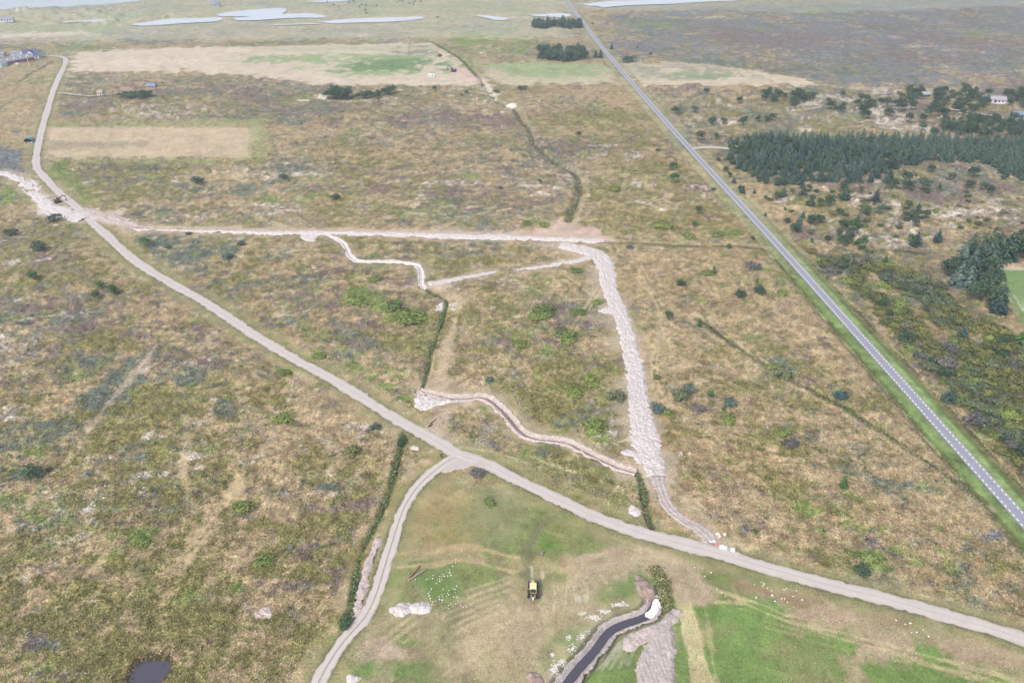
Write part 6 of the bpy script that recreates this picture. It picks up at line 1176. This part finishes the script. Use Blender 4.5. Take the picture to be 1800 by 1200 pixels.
# logs, blocks, stump, post
def log(p0, p1, r, mat, label, z=0.0):
    a, b = at(*p0, 0), at(*p1, 0); m_ = (a + b) / 2; L = (b - a).length; o = empty('log', (m_.x, m_.y, r * .8 + z + .05), math.atan2(b.y - a.y, b.x - a.x))
    def f(bm):
        n = 10; rg_ = random.Random(3); rings = []
        for k in range(7):
            x = -L / 2 + L * k / 6; rr = r * (1.1 - .35 * k / 6) * rg_.uniform(.94, 1.06); dy = rg_.uniform(-.05, .05); rings.append([bm.verts.new((x, math.cos(q / n * 6.283) * rr + dy, math.sin(q / n * 6.283) * rr)) for q in range(n)])
        for k in range(6):
            for q in range(n): bm.faces.new((rings[k][q], rings[k][(q + 1) % n], rings[k + 1][(q + 1) % n], rings[k + 1][q]))
        bm.faces.new(rings[0]); bm.faces.new(rings[-1])
    part('bark', f, mat, o); part('cut_end', lambda bm: (cyl(bm, (L / 2 - .02, 0, 0), (L / 2 + .02, 0, 0), r * .7, n=10), cyl(bm, (-L / 2 - .02, 0, 0), (-L / 2 + .02, 0, 0), r, n=10)), plain('cut_wood', (.42, .28, .18), .8, .15), o)
    tag(o, label, 'log'); return o
log((717, 1018), (738, 995), .26, LOG, 'red-brown log, left arm of the V in the meadow'); log((718, 1020.5), (748, 1001), .22, LOGG, 'greyish log, right arm of the V in the meadow')
for k, (a, b, lb) in enumerate((((752, 751), (759, 748), 'lowest short dark beam by the road junction'), ((754, 748.5), (761, 745.5), 'middle short dark beam by the road junction'), ((756, 745), (765, 739), 'longest dark beam on top of the stack by the junction'))): log(a, b, .2, plain('dark_timber', (.10, .075, .07), .8, .2), lb)
o = empty('tree_stump', at(952.5, 972.5)); tag(o, 'grey-brown stump with roots alone in the meadow', 'stump'); part('trunk', lambda bm: (cyl(bm, (0, 0, -.1), (.1, 0, .8), .55, .4, 9), [box(bm, (math.cos(a) * .6, math.sin(a) * .6, .15), (.7, .2, .25), a) for a in (0, 1.3, 2.4, 3.6, 4.9)]), plain('stump_wood', (.24, .18, .15), .9, .25), o)
o = empty('marker_post', at(776, 804)); tag(o, 'dark marker post at the inner corner of the road junction', 'post'); part('post', lambda bm: cyl(bm, (0, 0, -.2), (0, 0, 1.5), .14, .12, 8), plain('black_post', (.02, .035, .03), .6, .2), o); part('board', B(((0, -.1, 1.25), (.5, .06, .55))), plain('dark_green_board', (.03, .06, .045), .6, .2), o)
def block(px, py, s, rz, mat, label, lumps=4, seed=1):
    o = empty('rubble_block', at(px, py), rz); tag(o, label, 'block'); r_ = random.Random(seed)
    part('slab', B(((0, 0, s[2] / 2 + .02), s)), mat, o, .05)
    for k in range(lumps): part('chunk', B(((r_.uniform(-.35, .35) * s[0], r_.uniform(-.35, .35) * s[1], s[2] + .02 + r_.uniform(.0, .1)), (r_.uniform(.25, .6), r_.uniform(.25, .5), r_.uniform(.15, .3)), r_.uniform(0, 3), 0, .8)), mat, o)
WB = plain('broken_white_concrete', (.70, .68, .66), .9, .12); PB = plain('salmon_red_board', (.50, .25, .22), .8, .1); GB = plain('weathered_concrete', (.42, .38, .36), .9, .12)
ra = math.radians(-14)
block(1261, 957.5, (1.15, 1.2, .25), ra, PB, 'salmon-red slab lying first in the row beside the gravel road', 0)
block(1268.5, 961.5, (1.15, 1.15, .35), ra, WB, 'white rubble slab right next to the salmon-red one', 4, 2); block(1275, 963.5, (.95, 1.1, .35), ra, WB, 'white rubble slab third in the row beside the gravel road', 3, 3); block(1281.5, 965.5, (.7, 1.1, .25), ra, GB, 'grey slab between the white rubble slabs', 1, 4); block(1288, 967, (1.1, 1.15, .35), ra, WB, 'white slab at the right end of the row', 2, 5)
for k, (x, y, w, lb) in enumerate(((1261, 939, 1.0, 'pale concrete lump above the row of slabs'), (1264, 944, .7, 'small pale lump below the larger lump'), (1274, 940, .9, 'pale upright lump right of the other lumps'), (1250, 952, .9, 'pale lump at the end of the muddy track'), (1255, 951, .7, 'small white lump beside the muddy track end'))): block(x, y, (w, w * .7, .35), k * .7, WB, lb, 3, 10 + k)
part_ = part
o = empty('culvert_pipe', at(1153, 1038, -.35), 0); tag(o, 'dark pipe coming out of the reeds at the head of the channel', 'pipe'); part('pipe', lambda bm: cyl(bm, (0, -1.6, .2), (0, 1.6, .35), .35, n=14), plain('dark_plastic', (.07, .065, .08), .5, .15), o); part('collar', lambda bm: cyl(bm, (0, -1.65, .2), (0, -1.45, .2), .42, n=14), GB, o)
# white stones strewn over the meadow, each one a thing
def stone_mesh(seed):
    r_ = random.Random(seed); bm = bmesh.new(); bmesh.ops.create_icosphere(bm, subdivisions=1, radius=1)
    for v in bm.verts: v.co *= r_.uniform(.75, 1.15); v.co.z = v.co.z * .6 + .25
    me = bpy.data.meshes.new('white_stone'); bm.to_mesh(me); bm.free(); me.materials.append(plain('chalky_white', (.78, .78, .74), .8, .05)) if seed == 0 else me.materials.append(bpy.data.materials['chalky_white']); return me
ST = [stone_mesh(k) for k in range(4)]
def stone(px, py, s, label, group):
    o = bpy.data.objects.new('white_stone', rs.choice(ST)); COL.objects.link(o); o.location = at(px, py) + Vector((0, 0, .02)); o.scale = (s * rs.uniform(.8, 1.3), s, s); o.rotation_euler = (0, 0, rs.uniform(0, 6)); tag(o, label, 'stone', group)
rs = random.Random(31)
Z4 = [(1057, 338, 12), (1003, 405, 8), (1007, 457, 13), (887, 480, 12), (712, 497, 10), (830, 515, 9), (872, 525, 7), (915, 522, 14), (970, 515, 11), (1027, 507, 11), (597, 570, 9), (640, 560, 8), (703, 560, 13), (830, 567, 9), (790, 588, 6), (828, 612, 12), (868, 585, 6), (768, 650, 7), (1127, 690, 9), (685, 750, 12), (888, 757, 10), (1100, 752, 11), (990, 770, 8), (1057, 742, 6), (653, 805, 7), (626, 837, 11), (645, 880, 11), (990, 845, 9), (870, 845, 6), (966, 820, 6), (1100, 800, 6), (820, 893, 9), (950, 875, 7), (885, 877, 5), (1075, 883, 8), (1118, 880, 8), (1150, 882, 8), (665, 928, 12), (828, 935, 11), (873, 948, 13), (893, 910, 6), (670, 962, 6), (710, 992, 13), (765, 970, 7), (745, 960, 5), (695, 1040, 12), (755, 1035, 5), (1110, 272, 8), (1107, 222, 8), (1212, 62, 8), (1148, 943, 6), (1025, 1000, 10), (985, 1040, 8), (1063, 1055, 7), (1110, 1002, 8), (1200, 1022, 8), (1240, 1048, 9), (1297, 1037, 8), (1377, 1000, 6), (990, 1097, 6), (957, 1085, 5), (400, 573, 8), (230, 172, 6), (1355, 175, 8), (875, 985, 5), (830, 880, 5), (1120, 860, 5)]
for a, b, s in Z4: stone(690 + a / 10, 960 + b / 10, s * .012 + .05, 'small white stone strewn on the bright grass right of the logs', 'white stones on the bright grass')
for a, b in ((1378, 1036), (1382, 1034), (1374, 1052), (1379, 1052), (1357, 1047), (1362, 1057), (1394, 1048), (1400, 1038), (1399.5, 1037.5), (1384, 1058), (1410, 1054), (1356, 1038), (1338, 1023), (1343, 1026), (1341, 1030), (1349, 1034), (1326, 1028), (1329, 1051), (1275, 1049), (1260, 1034), (1268, 1042), (1239, 1012), (1250, 1006), (1235, 998), (1221, 996), (1245, 1029)):
    stone(a, b, rs.uniform(.13, .25), 'small white stone on the brown strip below the gravel road', 'white stones on the brown strip')
for a, b in ((1575, 1090), (1591, 1097), (1600, 1095), (1602, 1112), (1611, 1111), (1623, 1107), (1632, 1119)): stone(a, b, rs.uniform(.14, .26), 'small white stone near the lower right of the brown strip', 'white stones at the lower right')
# flakes of dried sand along the channel
rf_ = np.random.default_rng(41); VV, FF = [], []
FL = []
for x, y, n, rx, ry in ((1030, 1150, 60, 12, 8), (1010, 1162, 60, 12, 10), (1045, 1085, 60, 16, 5), (1062, 1074, 40, 12, 4), (1085, 1062, 30, 10, 3), (1095, 1062, 26, 10, 4), (1024, 1077, 20, 5, 3), (990, 1165, 60, 9, 7), (980, 1180, 60, 10, 5), (1005, 1140, 30, 10, 6), (1022, 1120, 30, 10, 6), (1045, 1112, 24, 8, 6), (972, 1150, 14, 4, 3), (975, 1172, 40, 8, 8), (1000, 1120, 16, 6, 4), (1150, 1060, 0, 1, 1)):
    q = rf_.normal(size=(n, 2)) * .5; FL += [(x + a * rx, y + b * ry) for a, b in q]
for x, y in FL:
    c = at(x, y); n = 6; r0 = rf_.uniform(.08, .26); a0 = rf_.uniform(0, 6); b = len(VV); VV.append((c.x, c.y, c.z + .08))
    for k in range(n): a = a0 + k / n * 6.283; rr = r0 * rf_.uniform(.5, 1.2); VV.append((c.x + math.cos(a) * rr * 1.3, c.y + math.sin(a) * rr, c.z + .03))
    for k in range(n): FF.append((b, b + 1 + k, b + 1 + (k + 1) % n))
tag(link('sand_crumbs', np_mesh('sand_crumbs', VV, FF), plain('dry_white_sand', (.62, .585, .54), .95, .1)), kind='stuff')
# cattle far off on the green flat
def cow_mesh():
    me = bpy.data.meshes.new('cow'); V = [(0, 0, 1.0), (.55, 0, 1.05), (.95, 0, 1.25), (1.25, 0, 1.35), (1.5, 0, 1.15), (-.6, 0, 1.05), (-.95, 0, 1.15), (-1.08, 0, .75)]; E = [(0, 1), (1, 2), (2, 3), (3, 4), (0, 5), (5, 6), (6, 7)]; R = [.36, .34, .2, .16, .09, .33, .12, .04]
    for x in (.6, -.65):
        for y in (-.2, .2):
            b = len(V); V += [(x, y, .7), (x + .02, y, .38), (x - .02, y, .04)]; R += [.15, .08, .07]; E += [(1 if x > 0 else 5, b), (b, b + 1), (b + 1, b + 2)]
    me.from_pydata(V, E, []); o = bpy.data.objects.new('tmp', me); COL.objects.link(o); md = o.modifiers.new('s', 'SKIN'); o.modifiers.new('d', 'SUBSURF').levels = 1
    for k, v in enumerate(me.skin_vertices[0].data): v.radius = (R[k], R[k] * 1.1 if k < 8 else R[k])
    me.skin_vertices[0].data[0].use_root = True
    bpy.context.view_layer.update(); m2 = bpy.data.meshes.new_from_object(o.evaluated_get(bpy.context.evaluated_depsgraph_get())); bpy.data.objects.remove(o); m2.name = 'cow'; m2.materials.clear(); m2.materials.append(plain('dark_hide', (.06, .045, .04), .8, .3)); return m2
CM = cow_mesh()
for k, (x, y) in enumerate(((621, 3.5), (622.5, 5.5), (587, 10.5), (632, 13.5), (636, 9.5), (643, 10.5), (643, 17), (642, 20), (662, 11), (698, 5.5), (703, 3.5), (709, 4.5), (720, 7.5), (727, 5.5), (730, 2.5), (737, 2), (727, 9.5), (644, 25), (613, 5.5), (595, 13), (769, 32.5), (575, 4), (740, 5))):
    o = bpy.data.objects.new('cow', CM); COL.objects.link(o); o.location = at(x, y); o.rotation_euler = (0, 0, k * 1.9); o.scale = (1.25,) * 3; tag(o, 'dark cow grazing on the pale green flat behind the lakes', 'cow', 'cattle grazing behind the lakes')
# ------------------------------------------------------------ the hazy sea air
hz = bmesh.new(); bmesh.ops.create_cube(hz, size=1.0)
me = bpy.data.meshes.new('haze'); hz.to_mesh(me); hz.free()
xs, ys = np.abs(X).max() + 50, Y.max() + 50
o = link('haze', me); y0 = Y.min() - 80
o.scale = (2 * xs, ys - y0, CAM_H + 8 + 6); o.location = (0, (ys + y0) / 2, (CAM_H + 8 - 6) / 2)
m = bpy.data.materials.new('sea_haze'); m.use_nodes = True; t = m.node_tree; t.nodes.clear()
pv = t.nodes.new('ShaderNodeVolumePrincipled'); pv.inputs['Color'].default_value = (.72, .86, 1.0, 1); pv.inputs['Density'].default_value = HAZE_DENS; pv.inputs['Anisotropy'].default_value = 0.35
ou = t.nodes.new('ShaderNodeOutputMaterial'); t.links.new(pv.outputs[0], ou.inputs['Volume'])
me.materials.append(m); tag(o, kind='stuff')
SC.cycles.volume_bounces = 1; SC.cycles.max_bounces = 6; SC.cycles.diffuse_bounces = 2
